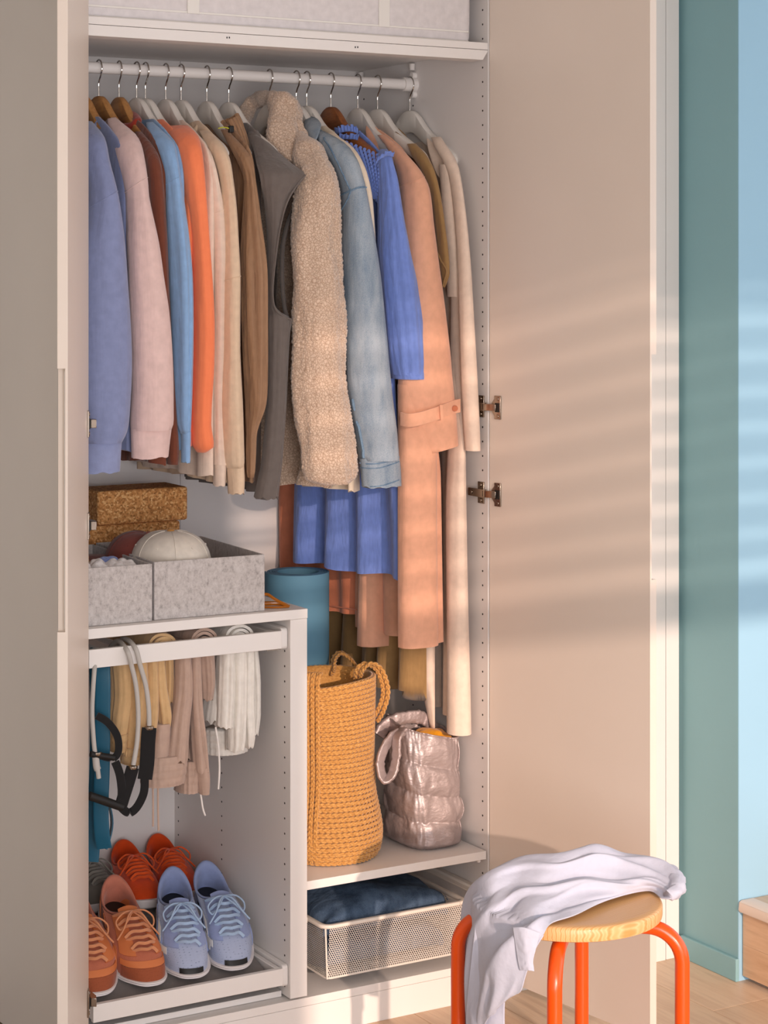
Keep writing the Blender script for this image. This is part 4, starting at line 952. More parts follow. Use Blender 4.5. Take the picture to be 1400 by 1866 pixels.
def strap(name, ctrl, w, side, par, n=24, th=.004):
    """flat strap of parallel plaits; side(p, tangent) gives the width direction"""
    pts = spline(ctrl, n); L = [0]; g = G()
    for a, b_ in zip(pts, pts[1:]): L.append(L[-1]+(b_-a).length)
    npl = max(2, round(w/.011)); pw = w/npl; tot = L[-1]; m = int(tot/.0016)
    fr = []
    for i in range(m+1):
        l = tot*i/m; k = 0
        while k < len(L)-2 and L[k+1] < l: k += 1
        p = pts[k].lerp(pts[k+1], (l-L[k])/max(1e-9, L[k+1]-L[k])); tg = (pts[min(len(pts)-1, k+2)]-pts[max(0, k-1)]).normalized()
        sd = side(p, tg); sd = (sd-tg*sd.dot(tg)).normalized(); fr.append((p, sd, tg.cross(sd), l))
    for q in range(npl):
        for st in range(3):
            ps = 2*math.pi*st/3+q*1.3; path = []
            for p, sd, nn, l in fr:
                tt = l/.034*2*math.pi+ps; path.append(p+sd*((q+.5)*pw-w/2+pw*.26*math.sin(tt))+nn*(.0016*math.sin(2*tt)))
            g.tube(path, .0029, 5)
    return obj(name, g, M['jute'], par, ang=180, kind='stuff')
ax, ay = JC
def on(a, z, o=.0055):
    r = table(prof, z)[0]+o; return (ax+r*math.cos(math.radians(a)), ay+r*math.sin(math.radians(a)), z)
strap('front_strap', [on(222, .335), on(222, .40), on(222, .50), on(222, .60), on(222, .70), on(222, .735, .0), on(222, .74, -.012)], .036, lambda p, tg: Vector((.66, -.75, 0)), t, 20)
hb = [Vector(PY(x, y, Y)) for x, y, Y in ((607, 1226, .23), (610, 1200, .26), (622, 1190, .27), (640, 1202, .26), (652, 1222, .235), (655, 1246, .22))]
strap('handle', hb, .022, lambda p, tg: Vector((.3, .9, .1)), t, 16)
hf = [Vector(PY(x, y, Y)) for x, y, Y in ((652, 1250, .15), (655, 1222, .13), (672, 1210, .12), (692, 1222, .11), (703, 1258, .105), (696, 1290, .11), (684, 1312, .13))]
strap('handle', hf, .024, lambda p, tg: Vector((.5, -.8, .1)), t, 16)

# ---------------------------------------------------------------- silver puffer tote
k_ = NT('silver_nylon'); b_ = k_.b; b_.inputs['Metallic'].default_value = .5; b_.inputs['Roughness'].default_value = .45
col = k_.ramp(k_.noise(8, 3), [(.3, lin('A99A98')), (.7, lin('BDAEAC'))]); k_.l(col, b_.inputs['Base Color'])
n1 = k_.bump(k_.noise(1, 4, k_.co((20, 20, 34)), .5), .35, .02); k_.bump(k_.noise(1, 3, k_.co((60, 60, 20))), .12, .004, n1); M['silver'] = k_.mat
TX, TY = -.084, .142
t = thing('puffer_tote', (TX, TY, .327), 'quilted silver puffer tote bag on the lower shelf', 'bag')
tiers = [0, .062, .125, .19, .262]; rings = []
NZ, NKK = 96, 120
for j in range(NZ+1):
    f_ = j/NZ; z = f_*.262
    for q in range(4):
        if tiers[q] <= z <= tiers[q+1]: break
    ft = (z-tiers[q])/(tiers[q+1]-tiers[q]); puff = (math.sin(math.pi*ft)**.55)*(.0065 if q < 3 else .003)
    hx_, hy_ = .066+.006*f_, .085-.022*f_; ring = []
    if f_ < .04: hx_ -= .012*(1-f_/.04); hy_ -= .012*(1-f_/.04)
    for k in range(NKK):
        a = 2*math.pi*k/NKK; ca, sa = math.cos(a), math.sin(a)
        u, w = math.copysign(abs(ca)**.6, ca), math.copysign(abs(sa)**.6, sa)
        wr_ = .0016*math.sin(a*34+5*nz(a*3, q))*math.exp(-min(ft, 1-ft)*9)+.006*nz(ca*3+q*4, sa*3, z*14)+.002*nz(ca*9+q*4, sa*9, z*40)
        p = puff+wr_
        x = TX+u*(hx_+p*.8); y = TY+w*(hy_+p)
        zz = .3275+z+(.030*(-u*.6-.2)*min(1, f_*1.5))+(.010*w*f_)+(.018*math.sin(f_*9)*(-u)*.25 if 0 else 0)
        ring.append((min(x, -.004), y, max(zz, .3273)))
    rings.append(ring)
inner = [[(TX+(x-TX)*.93, TY+(y-TY)*.93, z-dz) for x, y, z in rings[-1]] for dz in (.001, .03, .1)]
o = obj('tote_body', G().loft(rings+inner, True, True), M['silver'], t, ang=70)
gs = [Vector(PY(x, y, Y)) for x, y, Y in ((736, 1330, .10), (712, 1346, .09), (697, 1372, .085), (693, 1395, .08), (700, 1420, .07), (714, 1412, .065), (722, 1380, .07), (724, 1345, .075), (736, 1328, .085))]
obj('strap', G().tube(spline(gs, 8), [.012+.0035*nz(i*.5) for i in range(65)], 14, flat=(1, .35)), M['silver'], t, ang=80)
gs = [Vector(PY(x, y, Y)) for x, y, Y in ((690, 1340, .17), (702, 1322, .17), (728, 1310, .17), (758, 1306, .17), (778, 1312, .17), (790, 1330, .18))]
obj('strap', G().tube(spline(gs, 8), [.015+.004*nz(i*.5+9) for i in range(41)], 14, flat=(1, .5)), M['silver'], t, ang=80)
obj('rim_binding', G().tube([Vector(p)+Vector((0, 0, .001)) for p in rings[-1]]+[rings[-1][0]], .0022, 8), M['silver'], t)
obj('side_seam', G().tube([Vector(rings[j][108])+Vector((0, -.0015, 0)) for j in range(2, NZ, 2)], .0013, 6), M['silver'], t)
M['yellow_cloth'] = fabric('yellow_cloth', 'E59A1B', wr=.4)
obj('folded_scarf', lump((TX+.012, TY-.012, .556), .048, .038, .026, .3, 40, 2, 28), M['yellow_cloth'], label='mustard yellow cloth inside the silver tote', cat='scarf')

# ---------------------------------------------------------------- mesh basket and jeans
M['mesh'] = paint('mesh_white_metal', 'E4DACF', .4)
BX0, BX1, BZ0, BZ1, BY0, BY1 = -.409, -.062, .108, .222, .004, .5
IN = .010
t = thing('mesh_basket', ((BX0+BX1)/2, .25, BZ0), 'white perforated metal basket under the lower shelf', 'basket')
def perf(o, U, V, lu, lv, pitch, hole=.74):
    """hexagonally perforated sheet from o along unit U (lu) and V (lv)"""
    g = G(); o, U, V = Vector(o), Vector(U).normalized(), Vector(V); Vn = V.normalized(); R_ = pitch/math.sqrt(3)
    rowh = R_*1.5; nr = int(lv/rowh)+1; nc = int(lu/pitch)+1
    vs, fs = [], []
    for j in range(nr):
        for i in range(nc):
            cu = (i+.5*(j % 2))*pitch; cv = j*rowh; b0 = len(vs)
            for sc in (1, hole):
                for k in range(6):
                    a = math.radians(60*k+30); vs.append(o+U*min(lu, max(0, cu+R_*sc*math.cos(a)))+Vn*min(lv, max(0, cv+R_*sc*math.sin(a))))
            for k in range(6): fs.append((b0+k, b0+(k+1) % 6, b0+6+(k+1) % 6, b0+6+k))
    g.add(vs, fs); return g
h_ = BZ1-BZ0
slant = math.hypot(IN, h_)
obj('front_mesh', perf((BX0+IN, BY0+IN, BZ0), (1, 0, 0), (0, -IN, h_), BX1-BX0-2*IN+.01, slant, .0052), M['mesh'], t, smooth=False, kind='stuff')
obj('side_mesh', perf((BX0+IN, BY0+IN, BZ0), (0, 1, 0), (-IN, 0, h_), BY1-BY0-2*IN, slant, .0052), M['mesh'], t, smooth=False, kind='stuff')
obj('side_mesh', perf((BX1-IN, BY0+IN, BZ0), (0, 1, 0), (IN, 0, h_), BY1-BY0-2*IN, slant, .0052), M['mesh'], t, smooth=False, kind='stuff')
obj('back_mesh', perf((BX0+IN, BY1-IN, BZ0), (1, 0, 0), (0, IN, h_), BX1-BX0-2*IN, slant, .0052), M['mesh'], t, smooth=False, kind='stuff')
obj('bottom_mesh', perf((BX0+IN, BY0+IN, BZ0), (1, 0, 0), (0, 1, 0), BX1-BX0-2*IN, BY1-BY0-2*IN, .0104), M['mesh'], t, smooth=False, kind='stuff')
cr = .02
def rimpts(x0, x1, y0_, y1_, z, r=cr):
    out = []
    for cx_, cy_, a0 in ((x1-r, y0_+r, -90), (x1-r, y1_-r, 0), (x0+r, y1_-r, 90), (x0+r, y0_+r, 180)):
        for k in range(7): a = math.radians(a0+15*k); out.append((cx_+r*math.cos(a), cy_+r*math.sin(a), z))
    return out+[out[0]]
obj('rim', G().tube(rimpts(BX0-.004, BX1+.004, BY0-.004, BY1+.004, BZ1+.001), 1, 12, flat=(.0042, .0062), up=(0, 0, 1)), M['mesh'], t, ang=50)
obj('bottom_wire', G().tube(rimpts(BX0+IN, BX1-IN, BY0+IN, BY1-IN, BZ0, .012), .002, 8), M['mesh'], t)
for c in ((BX0+IN, BY0+IN, BX0, BY0), (BX1-IN, BY0+IN, BX1, BY0)):
    obj('corner_wire', G().tube([(c[0], c[1], BZ0), (c[2], c[3], BZ1)], .0022, 8), M['mesh'], t)
for sx in (DR+.001, -.0015):
    d_ = .02 if sx < -.1 else -.02
    obj('slide_rail', G().box(min(sx, sx+d_), max(sx, sx+d_), .03, .5, BZ1+.004, BZ1+.020), M['mesh'], t, bevel=.004)
g1 = G()
def folded(label, x0, x1, y0_, y1_, z0, z1, seed, curl=0):
    rings = []
    NU = 40
    for j in range(NU+1):
        f_ = j/NU; x = lerp(x0, x1, f_); e = 1-abs(2*f_-1)**6; ring = []
        for k in range(40):
            a = 2*math.pi*k/40; ca, sa = math.cos(a), math.sin(a); u, w = math.copysign(abs(ca)**.5, ca), math.copysign(abs(sa)**.5, sa)
            hz = (z1-z0)/2*(.35+.65*e**.5); hy = (y1_-y0_)/2*(.95+.05*e)
            p = Vector((x+.012*nz(ca*2+seed, sa*2), (y0_+y1_)/2+u*hy, z0+hz+w*hz))
            p.z += (.006*nz(p.x*18, p.y*14, seed)+curl*nz(p.x*9, p.y*7, seed+4))*max(0, w); ring.append(p)
        rings.append(ring)
    return G().loft(rings)
t = thing('folded_jeans', (-.25, .25, BZ0+.004), 'dark blue folded jeans lying in the mesh basket', 'jeans')
obj('leg', folded('', BX0+.018, BX1-.03, .03, .42, BZ0+.005, BZ0+.075, 1), M['jeans'], t, ang=60)
leg2 = obj('leg', folded('', BX0+.012, BX1-.02, .026, .40, BZ0+.072, BZ1+.035, 2, .02), M['jeans'], t, ang=60)
obj('seam', G().tube(spline([PY(795, 1612, .25), PY(806, 1622, .18), PY(816, 1640, .07)], 6), .0016, 6), M['denim_seam'], leg2)
# ---------------------------------------------------------------- shoe tray
M['tray_felt'] = fabric('dark_grey_felt', '7A7370', wr=.05, weave=600)
t = thing('shoe_tray', (-.72, .25, .1), 'white pull-out shoe tray with grey felt at the cabinet bottom', 'tray')
obj('front_wall', G().box(-.937, -.512, .0, .012, .118, .1535), M['white'], t, bevel=.001)
obj('side_wall', G().box(-.526, -.5145, .0125, .5, .122, .1535), M['white'], t, bevel=.001)
obj('side_wall', G().box(-.937, -.925, .0125, .5, .122, .1535), M['white'], t, bevel=.001)
obj('back_wall', G().box(-.925, -.5265, .488, .5, .122, .1535), M['white'], t, bevel=.001)
obj('tray_base', G().box(-.925, -.5265, .0125, .488, .124, .1275), M['tray_felt'], t, smooth=False)
SL = math.tan(math.radians(15)); ZT0 = .1315
obj('sloped_insert', G().prism([(.014, ZT0-.0035), (.30, ZT0-.0035+.286*SL), (.486, ZT0-.0035+.286*SL), (.486, ZT0+.286*SL), (.30, ZT0+.286*SL), (.014, ZT0)], 'x', -.922, -.531), M['tray_felt'], t, smooth=False)
obj('slide_rail', G().prism(rrect(.004, .5, .113, .1585, .007), 'x', -.5115, -.4985), M['white'], t, bevel=.001)

# ---------------------------------------------------------------- shoes
def knit(name, h1, h2, sc=(1, 1, 1), holes=True):
    k = NT(name); b = k.b; b.inputs['Roughness'].default_value = .85; b.inputs['Sheen Weight'].default_value = .2
    v = k.n('ShaderNodeTexVoronoi', Scale=1.0, Randomness=.35); k.l(k.co((150*sc[0], 330*sc[1], 330*sc[2])), v.inputs['Vector'])
    col = k.ramp(v.outputs['Distance'], [(.05, lin(h2)), (.22, lin(h1)), (.8, mul(lin(h1), 1.05))]); k.l(col, b.inputs['Base Color'])
    n1 = k.bump(v.outputs['Distance'], .35, .001); k.bump(k.noise(900, 2), .3, .0005, n1); return k.mat
def shoe(label, toe, az, m_up, m_over, m_lace, m_lin, m_sole, m_toe, L=.285, W=.106, mirror=1, pitch=15, heel_h=.098, style='run', tongue=True, toe_t=.24, toe_a=.95, band=False):
    """toe: world point of the tip of the sole; az: direction from heel to toe (degrees from -Y towards +X)"""
    a = math.radians(az); fwd = Vector((math.sin(a), -math.cos(a), 0)); lat = Vector((math.cos(a), math.sin(a), 0)); p = math.radians(pitch)
    X_ = (fwd*math.cos(p)+Vector((0, 0, -math.sin(p)))); Y_ = Vector((0, 0, 1)).cross(fwd); Y_.normalize(); Z_ = X_.cross(Y_)
    org = Vector(toe)-X_*L
    Mx = Matrix(((X_.x, Y_.x, Z_.x, org.x), (X_.y, Y_.y, Z_.y, org.y), (X_.z, Y_.z, Z_.z, org.z), (0, 0, 0, 1)))
    t = thing('sneaker' if style == 'run' else 'canvas_shoe', org, label, 'shoe', 'shoes on the pull-out tray')
    NP = 72
    def foot(th, o=0):
        """footprint outline: th=0 toe, pi heel"""
        c, s_ = math.cos(th), math.sin(th)
        x = L*(.5+.5*math.copysign(abs(c)**.9, c))
        f_ = x/L
        w = W*(.5*(.74+.3*ss(.25, .72, f_)-.05*math.exp(-((f_-.42)*6)**2)))
        y = w*math.copysign(abs(s_)**.75, s_)*(1.0)
        y += mirror*(-.010*math.sin(f_*math.pi)*0+.012*ss(.55, 1, f_)-.004)
        return Vector((lerp(L*.5, x, 1+o/(L*.5)), y*(1+o/(W*.5)), 0))
    spring = lambda x: .012*ss(.72, 1.0, x/L)**1.5+.004*ss(.2, 0, x/L)
    ths = [2*math.pi*k/NP for k in range(NP)]
    # sole
    ht = lambda x: .034-.024*ss(.15, .9, x/L) if style == 'run' else .020
    def ringz(o, f_):
        out = []
        for th in ths:
            q = foot(th, o); z = spring(q.x)+ht(q.x)*f_; out.append(Mx @ Vector((q.x, q.y, z)))
        return out
    obj('sole', G().loft([ringz(-.006, 0), ringz(-.001, .04), ringz(.002, .25), ringz(.0005, .5), ringz(.0035, .8), ringz(.0025, 1.0), ringz(-.004, 1.04)]), m_sole, t, ang=60)
    # upper: from footprint to ankle opening
    ox = L*.235; orx, ory = L*.222, W*.35
    def opening(th):
        c, s_ = math.cos(th), math.sin(th)
        x = ox+orx*c; y = ory*s_*(1-.12*c)
        z = heel_h-.028-.008*c+.026*c*c
        return Vector((x, y, z))
    def upper(tt, th, o=0):
        q = foot(th, -.003); z0 = spring(q.x)+ht(q.x)*.9; P0 = Vector((q.x, q.y, z0)); P2 = opening(th)
        c = math.cos(th); toe_ = ss(-.1, 1, c)
        cz = lerp(.070, .066, toe_); cx = lerp(P0.x, L*.90, toe_); cy = P0.y*lerp(1.06, 1.0, toe_)
        if c < -.5: cx = P0.x-.006
        P1 = Vector((cx, cy, cz))
        r = P0*(1-tt)**2+P1*2*tt*(1-tt)+P2*tt*tt
        if o:
            ctr = Vector((lerp(L*.4, r.x, .75), 0, .03)); r += (r-ctr).normalized()*o
        return r
    NT_ = 22; rings = []
    for j in range(NT_+1):
        tt = j/NT_; rings.append([Mx @ upper(tt, th) for th in ths])
    up = obj('upper', G().loft(rings, False, False), m_up, t, ang=80)
    # lining folds into the shoe
    lin_r = [[Mx @ (opening(th)+Vector((0, 0, .0015))) for th in ths]]
    for f_, dz in ((.97, .004), (.90, .0035), (.82, -.004), (.82, -.02), (.9, -.05), (.9, -.056)):
        out = []
        for th in ths:
            q = opening(th); out.append(Mx @ Vector((ox+(q.x-ox)*f_, q.y*f_, q.z+dz)))
        lin_r.append(out)
    obj('collar_lining', G().loft(lin_r, False, True), m_lin, t, ang=80)
    ins = [Mx @ Vector((ox+orx*.84*math.cos(th), ory*.84*math.sin(th), .047)) for th in ths]
    obj('insole', G().loft([ins, [v-Z_*.004 for v in ins]]), M['black'], t)
    # overlays: toe cap, eyestay
    def patch(name, t0, t1, a0, a1, mat, o=.0014, n=18, th=.0022):
        rows = [[Mx @ upper(lerp(t0, t1, i/8), lerp(a0, a1, j/n), o) for j in range(n+1)] for i in range(9)]
        return obj(name, G().grid(rows, th), mat, up, ang=80)
    if style == 'run':
        patch('toe_guard', .02, toe_t, -toe_a, toe_a, m_toe)
        for sgn in (-1, 1):
            patch('eyestay', .44, .97, sgn*.34, sgn*1.0, m_over, n=10)
            for q in range(3): patch('side_overlay', .06, .5+.1*q, sgn*(1.12+.28*q), sgn*(1.2+.28*q), m_over, o=.001, n=4)
        if band: patch('toe_band', toe_t+.01, toe_t+.12, -1.0, 1.0, m_over)
        patch('heel_counter', .03, .55, math.pi-.9, math.pi+.9, m_over)
    # tongue
    if tongue:
        rows = []
        for i in range(11):
            f_ = i/10; row = []
            for j in range(9):
                v = (j/8-.5)*2; x = lerp(L*.62, L*.385, f_); zc = (Mx.inverted() @ (Mx @ upper(lerp(.62, 1.0, min(1, f_*1.15)), 0))).z
                row.append(Mx @ Vector((x+.02*max(0, f_-.85), v*W*.22*(1-.15*f_), zc+.003+.02*max(0, f_-.8)-.006*v*v)))
            rows.append(row)
        obj('tongue', G().grid(rows, .005), m_lin if style != 'run' else m_over, t, ang=80)
    # laces
    nl = 7; ends = []
    for i in range(nl):
        tt = lerp(.50, .955, i/(nl-1)); ph = .40+.08*i
        A = upper(tt, ph, .004); B = upper(tt, -ph, .004); C_ = upper(tt, 0, .011); C_.z += .002
        sk = .006*(1 if i % 2 else -1)
        pts = [Mx @ (A+Vector((-sk, 0, -.002))), Mx @ (A.lerp(C_, .45)+Vector((0, 0, .004))), Mx @ C_, Mx @ (B.lerp(C_, .45)+Vector((0, 0, .004))), Mx @ (B+Vector((sk, 0, -.002)))]
        obj('lace', G().tube(spline(pts, 6), 1, 8, flat=(.0034, .002)), m_lace, t)
        ends.append((A, B))
    K = upper(.955, 0, .016)
    for sgn in (-1, 1):
        lp = [K, K+Vector((.012, sgn*.022, .006)), K+Vector((.020, sgn*.040, -.008)), K+Vector((.036, sgn*.034, -.018)), K+Vector((.024, sgn*.015, -.004)), K]
        obj('lace_loop', G().tube([Mx @ v for v in spline(lp, 7)], .0018, 8), m_lace, t)
        e = [K, K+Vector((.020, sgn*.014, .004)), K+Vector((.040, sgn*.028, -.012)), K+Vector((.052, sgn*.045, -.030))]
        obj('lace_end', G().tube([Mx @ v for v in spline(e, 7)], .0018, 8), m_lace, t)
    return t, Mx, upper, up
def ground(px, py, Y):
    """toe point on the sloped insert near depth Y"""
    p = PY(px, py, Y); return Vector((p.x, Y, ZT0+(Y-.014)*SL+.0005))
M['blue_knit'] = knit('blue_knit', 'A9B3CE', '4E5D86', (.8, .7, .7)); M['blue_over'] = fabric('blue_overlay', '95A2CB', wr=.1, weave=700); M['blue_lace'] = fabric('blue_lace', 'A9C0DC', wr=.05)
M['blue_lining'] = fabric('blue_lining', '8D9BC4', wr=.1, weave=600); M['sole_white'] = paint('sole_white', 'E6DEDC', .6)
M['sal_knit'] = knit('salmon_knit', 'BB6A4E', '7E3D2A', (2.2, 1.2, 1.2)); M['sal_over'] = paint('salmon_overlay', 'D37A48', .6); M['sal_lace'] = fabric('salmon_lace', 'D69066', wr=.05); M['sal_lin'] = fabric('salmon_lining', 'C17660', wr=.1); M['sal_toe'] = knit('rust_toe', '9A4D2B', '5E2A17', (2.2, .9, .9))
M['red_canvas'] = fabric('orange_red_canvas', 'DB4A16', wr=.2); M['red_lace'] = fabric('orange_red_lace', 'E0561F', wr=.05); M['grey_canvas'] = fabric('grey_canvas', '6F6A62', wr=.2); M['grey_lace'] = fabric('grey_lace', '807A72', wr=.05)
T1 = ground(343, 1781, .046); T2 = ground(438, 1764, .044)
bs = dict(m_up=M['blue_knit'], m_over=M['blue_over'], m_lace=M['blue_lace'], m_lin=M['blue_lining'], m_sole=M['sole_white'], m_toe=M['black'], toe_t=.12, toe_a=.36)
def blue(label, T, az, mir):
    t, Mx, upper, up = shoe(label, T, az, mirror=mir, **bs); return t, Mx, upper, up
t1, Mx1, up1, u1 = blue('light blue running shoe with white emblem, left of its pair', T1, -17, 1)
t2, Mx2, up2, u2 = blue('light blue running shoe next to the cabinet divider', T2, -8, -1)
# white winged emblem on the outer side
for Mx_, upf, par, sg in ((Mx1, up1, u1, -1), (Mx2, up2, u2, -1)):
    for (ta, tb, a0, a1) in ((.30, .42, .85, 1.30), (.20, .34, 1.0, 1.18), (.42, .66, 1.12, 1.26)):
        rows = [[Mx_ @ upf(lerp(ta, tb, i/4)+.10*(j/6)*(1 if ta > .35 else -.3), sg*lerp(a0, a1, j/6), .0042) for j in range(7)] for i in range(5)]
        obj('side_emblem', G().grid(rows, .001), M['label_white'], par, ang=80)
T3 = ground(270, 1806, .046); T4 = ground(188, 1826, .045)
ss_ = dict(m_up=M['sal_knit'], m_over=M['sal_over'], m_lace=M['sal_lace'], m_lin=M['sal_lin'], m_sole=M['sole_white'], m_toe=M['sal_toe'], band=True)
shoe('salmon orange running shoe beside the blue pair', T3, -6, mirror=1, **ss_)
shoe('salmon orange running shoe next to the left door', T4, -5, mirror=-1, **ss_)
rs = dict(m_up=M['red_canvas'], m_over=M['red_canvas'], m_lace=M['red_lace'], m_lin=M['red_canvas'], m_sole=M['sole_white'], m_toe=M['red_canvas'], style='canvas', L=.248, W=.1, pitch=0)
def g2(px, Y): p = PY(px, 1690, Y); return Vector((p.x, Y, ZT0+.286*SL+.0005))
shoe('orange red canvas shoe with a bow, in the back row', g2(264, .314), -12, mirror=1, heel_h=.092, **rs)
shoe('orange red canvas shoe in the back row next to the side wall', g2(336, .318), -10, mirror=-1, heel_h=.092, **rs)
gs_ = dict(m_up=M['grey_canvas'], m_over=M['grey_canvas'], m_lace=M['grey_lace'], m_lin=M['grey_canvas'], m_sole=M['sole_white'], m_toe=M['grey_canvas'], style='canvas', L=.225, W=.092, pitch=0)
shoe('grey canvas shoe in the back row next to the left door', g2(196, .335), -3, mirror=1, heel_h=.09, **gs_)

# ---------------------------------------------------------------- stool
def orange():
    k = NT('orange_enamel'); k.b.inputs['Base Color'].default_value = lin('EE5306'); k.b.inputs['Roughness'].default_value = .28; k.b.inputs['Coat Weight'].default_value = .3; return k.mat
M['orange'] = orange()
def pine():
    k = NT('pine_seat'); k.b.inputs['Roughness'].default_value = .45
    w = k.n('ShaderNodeTexWave', Scale=1.0, Distortion=5.0, Detail=2.0, Detail_Scale=.8, _bands_direction='Y'); k.l(k.co((10, 55, 55), (0, 0, math.radians(-18))), w.inputs['Vector'])
    col = k.ramp(w.outputs['Fac'], [(0, lin('E2AE72')), (.5, lin('EBC08A')), (1, lin('D79A58'))]); k.l(col, k.b.inputs['Base Color'])
    k.b.inputs['Coat Weight'].default_value = .15; k.bump(w.outputs['Fac'], .04, .0005); return k.mat
M['pine'] = pine()
SC = CAM+FW*3.805+RT*(337/3749*3.805); SC.z = 0; SR = .172
t = thing('stool', (SC.x, SC.y, 0), 'round pine stool with bright orange tubular legs', 'stool')
obj('seat', G().lathe([(.02, .4232), (SR-.006, .4232), (SR-.001, .4255), (SR, .43), (SR, .445), (SR-.002, .449), (SR-.006, .4505), (SR-.02, .4502), (.12, .4475), (.06, .4455), (.005, .4450)], SC.x, SC.y, 96), M['pine'], t, ang=50)
al = math.radians(-12)
for k in range(4):
    b_ = al+k*math.pi/2; d_ = RT*math.cos(b_)+FW*math.sin(b_); pts = []
    rho, zb_, br_ = .208, .4085, .062
    for q in (.05, .10, rho-br_): pts.append(Vector((SC.x, SC.y, zb_))+d_*q)
    for q in range(1, 13):
        a = math.pi/2*q/12; pts.append(Vector((SC.x, SC.y, 0))+d_*(rho-br_+br_*math.sin(a))+Vector((0, 0, zb_-br_+br_*math.cos(a))))
    for z in (.25, .12, .003): pts.append(Vector((SC.x, SC.y, z))+d_*rho)
    l_ = obj('leg', G().tube(pts, .0136, 24), M['orange'], t)
    f_ = Vector((SC.x, SC.y, 0))+d_*rho
    obj('foot_cap', G().lathe([(.0145, 0), (.0148, .004), (.0148, .018), (.0138, .02)], f_.x, f_.y, 20), M['black'], l_)

# ---------------------------------------------------------------- shirt thrown over the stool
M['shirt'] = fabric('pale_lilac_cotton', 'C6C8D8', var=.02, wr=.18, wscale=(30, 30, 30), weave=1000, wb=.12, sheen=.1)
def Zp(px, py, z): return PZ(px, py, z)
def Dp(px, py, d): return PD(px, py, d)
CR = [  # from the back edge to the front edge; each from the right end to the hanging end
 [Zp(1226,1612,.458), Zp(1190,1600,.458), Zp(1128,1590,.458), Zp(1070,1590,.458), Zp(1005,1590,.458), Zp(945,1600,.458), Dp(882,1640,3.93), Dp(858,1705,3.93), Dp(854,1780,3.93), Dp(856,1880,3.93)],
 [Zp(1238,1596,.482), Zp(1208,1572,.492), Zp(1140,1556,.502), Zp(1082,1543,.520), Zp(1018,1562,.512), Zp(950,1568,.504), Zp(888,1598,.484), Dp(852,1645,3.88), Dp(845,1750,3.88), Dp(847,1880,3.88)],
 [Zp(1240,1616,.474), Zp(1200,1590,.485), Zp(1140,1580,.490), Zp(1078,1570,.505), Zp(1010,1590,.498), Zp(945,1600,.490), Zp(892,1630,.474), Dp(860,1700,3.80), Dp(856,1790,3.80), Dp(858,1880,3.80)],
 [Zp(1236,1632,.462), Zp(1192,1606,.474), Zp(1132,1606,.476), Zp(1066,1602,.486), Zp(1005,1622,.478), Zp(948,1640,.470), Dp(905,1690,3.70), Dp(884,1750,3.71), Dp(876,1815,3.72), Dp(872,1880,3.73)],
 [Zp(1222,1638,.458), Zp(1184,1616,.464), Zp(1120,1626,.464), Zp(1056,1634,.468), Zp(1003,1656,.464), Zp(966,1680,.462), Dp(935,1725,3.63), Dp(918,1780,3.64), Dp(906,1820,3.66), Dp(896,1850,3.68)],
 [Zp(1206,1637,.4555), Zp(1180,1624,.4555), Zp(1110,1640,.4555), Zp(1050,1667,.4555), Zp(1006,1682,.4565), Dp(990,1704,3.61), Dp(972,1735,3.605), Dp(958,1775,3.61), Dp(948,1806,3.62), Dp(930,1812,3.64)],
]
FOLDS = [(.10, .45, .62, .30, .014, .045), (.22, .72, .66, .52, .013, .045), (.30, .20, .70, .16, .010, .05), (.48, .88, .95, .62, .014, .05), (.55, .55, 1.0, .40, .014, .05), (.62, .25, 1.0, .20, .010, .05),
         (.15, .60, .50, .47, -.010, .04), (.36, .85, .72, .70, -.010, .04), (.05, .25, .30, .38, .010, .05), (.02, .70, .22, .60, .010, .05), (.60, .42, .98, .30, -.010, .04), (.70, .78, 1.0, .80, .010, .06)]
rf = random.Random(11)
for _ in range(22):
    u0, v0 = rf.uniform(.05, .8), rf.uniform(.12, .92); FOLDS.append((u0, v0, u0+rf.uniform(.1, .3), v0-rf.uniform(-.04, .16), rf.choice((-1, 1))*rf.uniform(.003, .007), rf.uniform(.018, .032)))
def patch_surface(C, nu, nv, amp=0, seed=0, folds=()):
    rows = [spline(r, nu) for r in C]; cols = []
    for i in range(len(rows[0])): cols.append(spline([r[i] for r in rows], nv))
    nr, nc = len(cols[0]), len(cols); P = [[cols[i][j] for i in range(nc)] for j in range(nr)]
    out = []
    for j in range(nr):
        row = []
        for i in range(nc):
            p = P[j][i]; du = P[j][min(nc-1, i+1)]-P[j][max(0, i-1)]; dv = P[min(nr-1, j+1)][i]-P[max(0, j-1)][i]
            n_ = du.cross(dv); n_ = n_.normalized() if n_.length > 1e-12 else Vector((0, 0, 1))
            if n_.dot(Vector((0, 0, 1))-FW*.6) < 0: n_ = -n_
            u, v = i/(nc-1), j/(nr-1)
            w = amp*.45*nz(u*9+seed, v*5.5, 1)
            for (ua, va, ub, vb, hh, ww) in folds:
                du_, dv_ = ub-ua, vb-va; L2 = du_*du_+dv_*dv_; tq = min(1, max(0, ((u-ua)*du_+(v-va)*dv_)/L2))
                dd = math.hypot((u-ua-du_*tq), (v-va-dv_*tq)+.03*nz(u*6, seed))/ww
                w += hh*math.exp(-dd**1.5)*math.sin(math.pi*min(1, max(.0, .12+.76*tq)))
            e = min(1, 4*v, 4*(1-v)+.25)
            q = p+n_*w*e
            rr = math.hypot(q.x-SC.x, q.y-SC.y)
            if rr < SR+.006 and .36 < q.z < .4545:
                if rr > SR-.03: k_ = (SR+.006)/rr; q.x = SC.x+(q.x-SC.x)*k_; q.y = SC.y+(q.y-SC.y)*k_
                else: q.z = .4545
            row.append(q)
        out.append(row)
    return out
t = thing('shirt', (SC.x-.06, SC.y+.03, .2), 'pale lilac cotton shirt thrown over the stool seat', 'shirt')
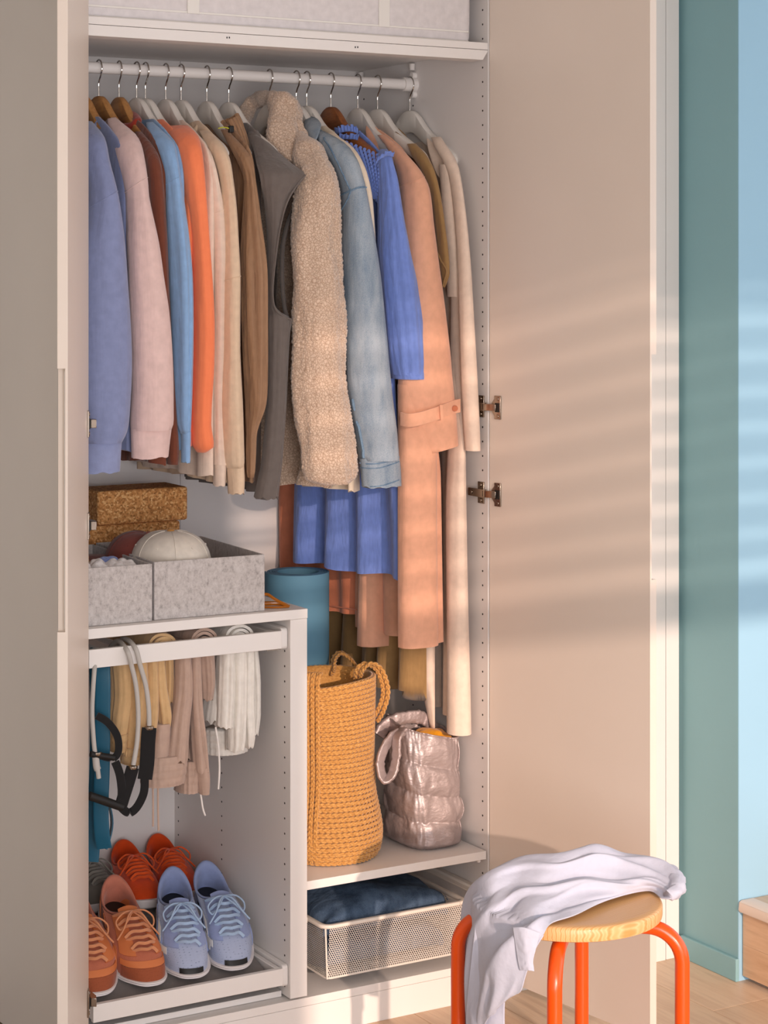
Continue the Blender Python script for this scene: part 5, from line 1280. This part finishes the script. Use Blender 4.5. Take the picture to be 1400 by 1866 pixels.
sb = obj('shirt_body', G().grid(patch_surface(CR, 14, 26, .0095, 2.0, FOLDS), .0022), M['shirt'], t, ang=180)
CT = [
 [Dp(866, 1690, 3.74), Dp(858, 1760, 3.75), Dp(852, 1820, 3.76), Dp(850, 1872, 3.77), Dp(856, 1930, 3.77)],
 [Dp(885, 1700, 3.73), Dp(876, 1765, 3.73), Dp(868, 1825, 3.73), Dp(866, 1880, 3.73), Dp(872, 1945, 3.73)],
 [Dp(905, 1705, 3.70), Dp(898, 1765, 3.70), Dp(890, 1830, 3.70), Dp(890, 1885, 3.70), Dp(894, 1950, 3.70)],
 [Dp(930, 1715, 3.68), Dp(925, 1770, 3.68), Dp(920, 1830, 3.68), Dp(920, 1880, 3.68), Dp(922, 1945, 3.68)]]
obj('shirt_tail', G().grid(patch_surface(CT, 8, 8, .006, 5.0), .002), M['shirt'], t, ang=180)
CS = [
 [Dp(935, 1690, 3.62), Dp(940, 1725, 3.615), Dp(945, 1755, 3.612), Dp(948, 1768, 3.612)],
 [Dp(955, 1690, 3.605), Dp(958, 1725, 3.60), Dp(960, 1750, 3.60), Dp(962, 1768, 3.60)],
 [Dp(985, 1700, 3.605), Dp(978, 1725, 3.60), Dp(972, 1750, 3.60), Dp(974, 1770, 3.60)]]
obj('front_placket', G().grid(patch_surface(CS, 8, 8, .003, 8.0), .002), M['shirt'], t, ang=180)
def hemline(row, r=.0016): return obj('hem', G().tube(row, r, 6), M['shirt'], sb)
S_ = patch_surface(CR, 14, 26, .0095, 2.0, FOLDS)
hemline(S_[-1][70:]); hemline([r[-1] for r in S_[43:]])
gcuff = G().tube(spline([Zp(1180, 1590, .478), Zp(1205, 1585, .480), Zp(1228, 1600, .474), Zp(1234, 1622, .466), Zp(1218, 1632, .462)], 8), [.010+.007*math.sin(math.pi*i/33) for i in range(33)], 20)
gcuff.v = [v+Vector((nz(v.x*70, v.y*70, v.z*70), nz(v.y*70+5, v.z*70, v.x*70), .6*abs(nz(v.z*70+9, v.x*70, v.y*70))))*.006 for v in gcuff.v]
obj('sleeve_cuff', gcuff, M['shirt'], t, ang=180)
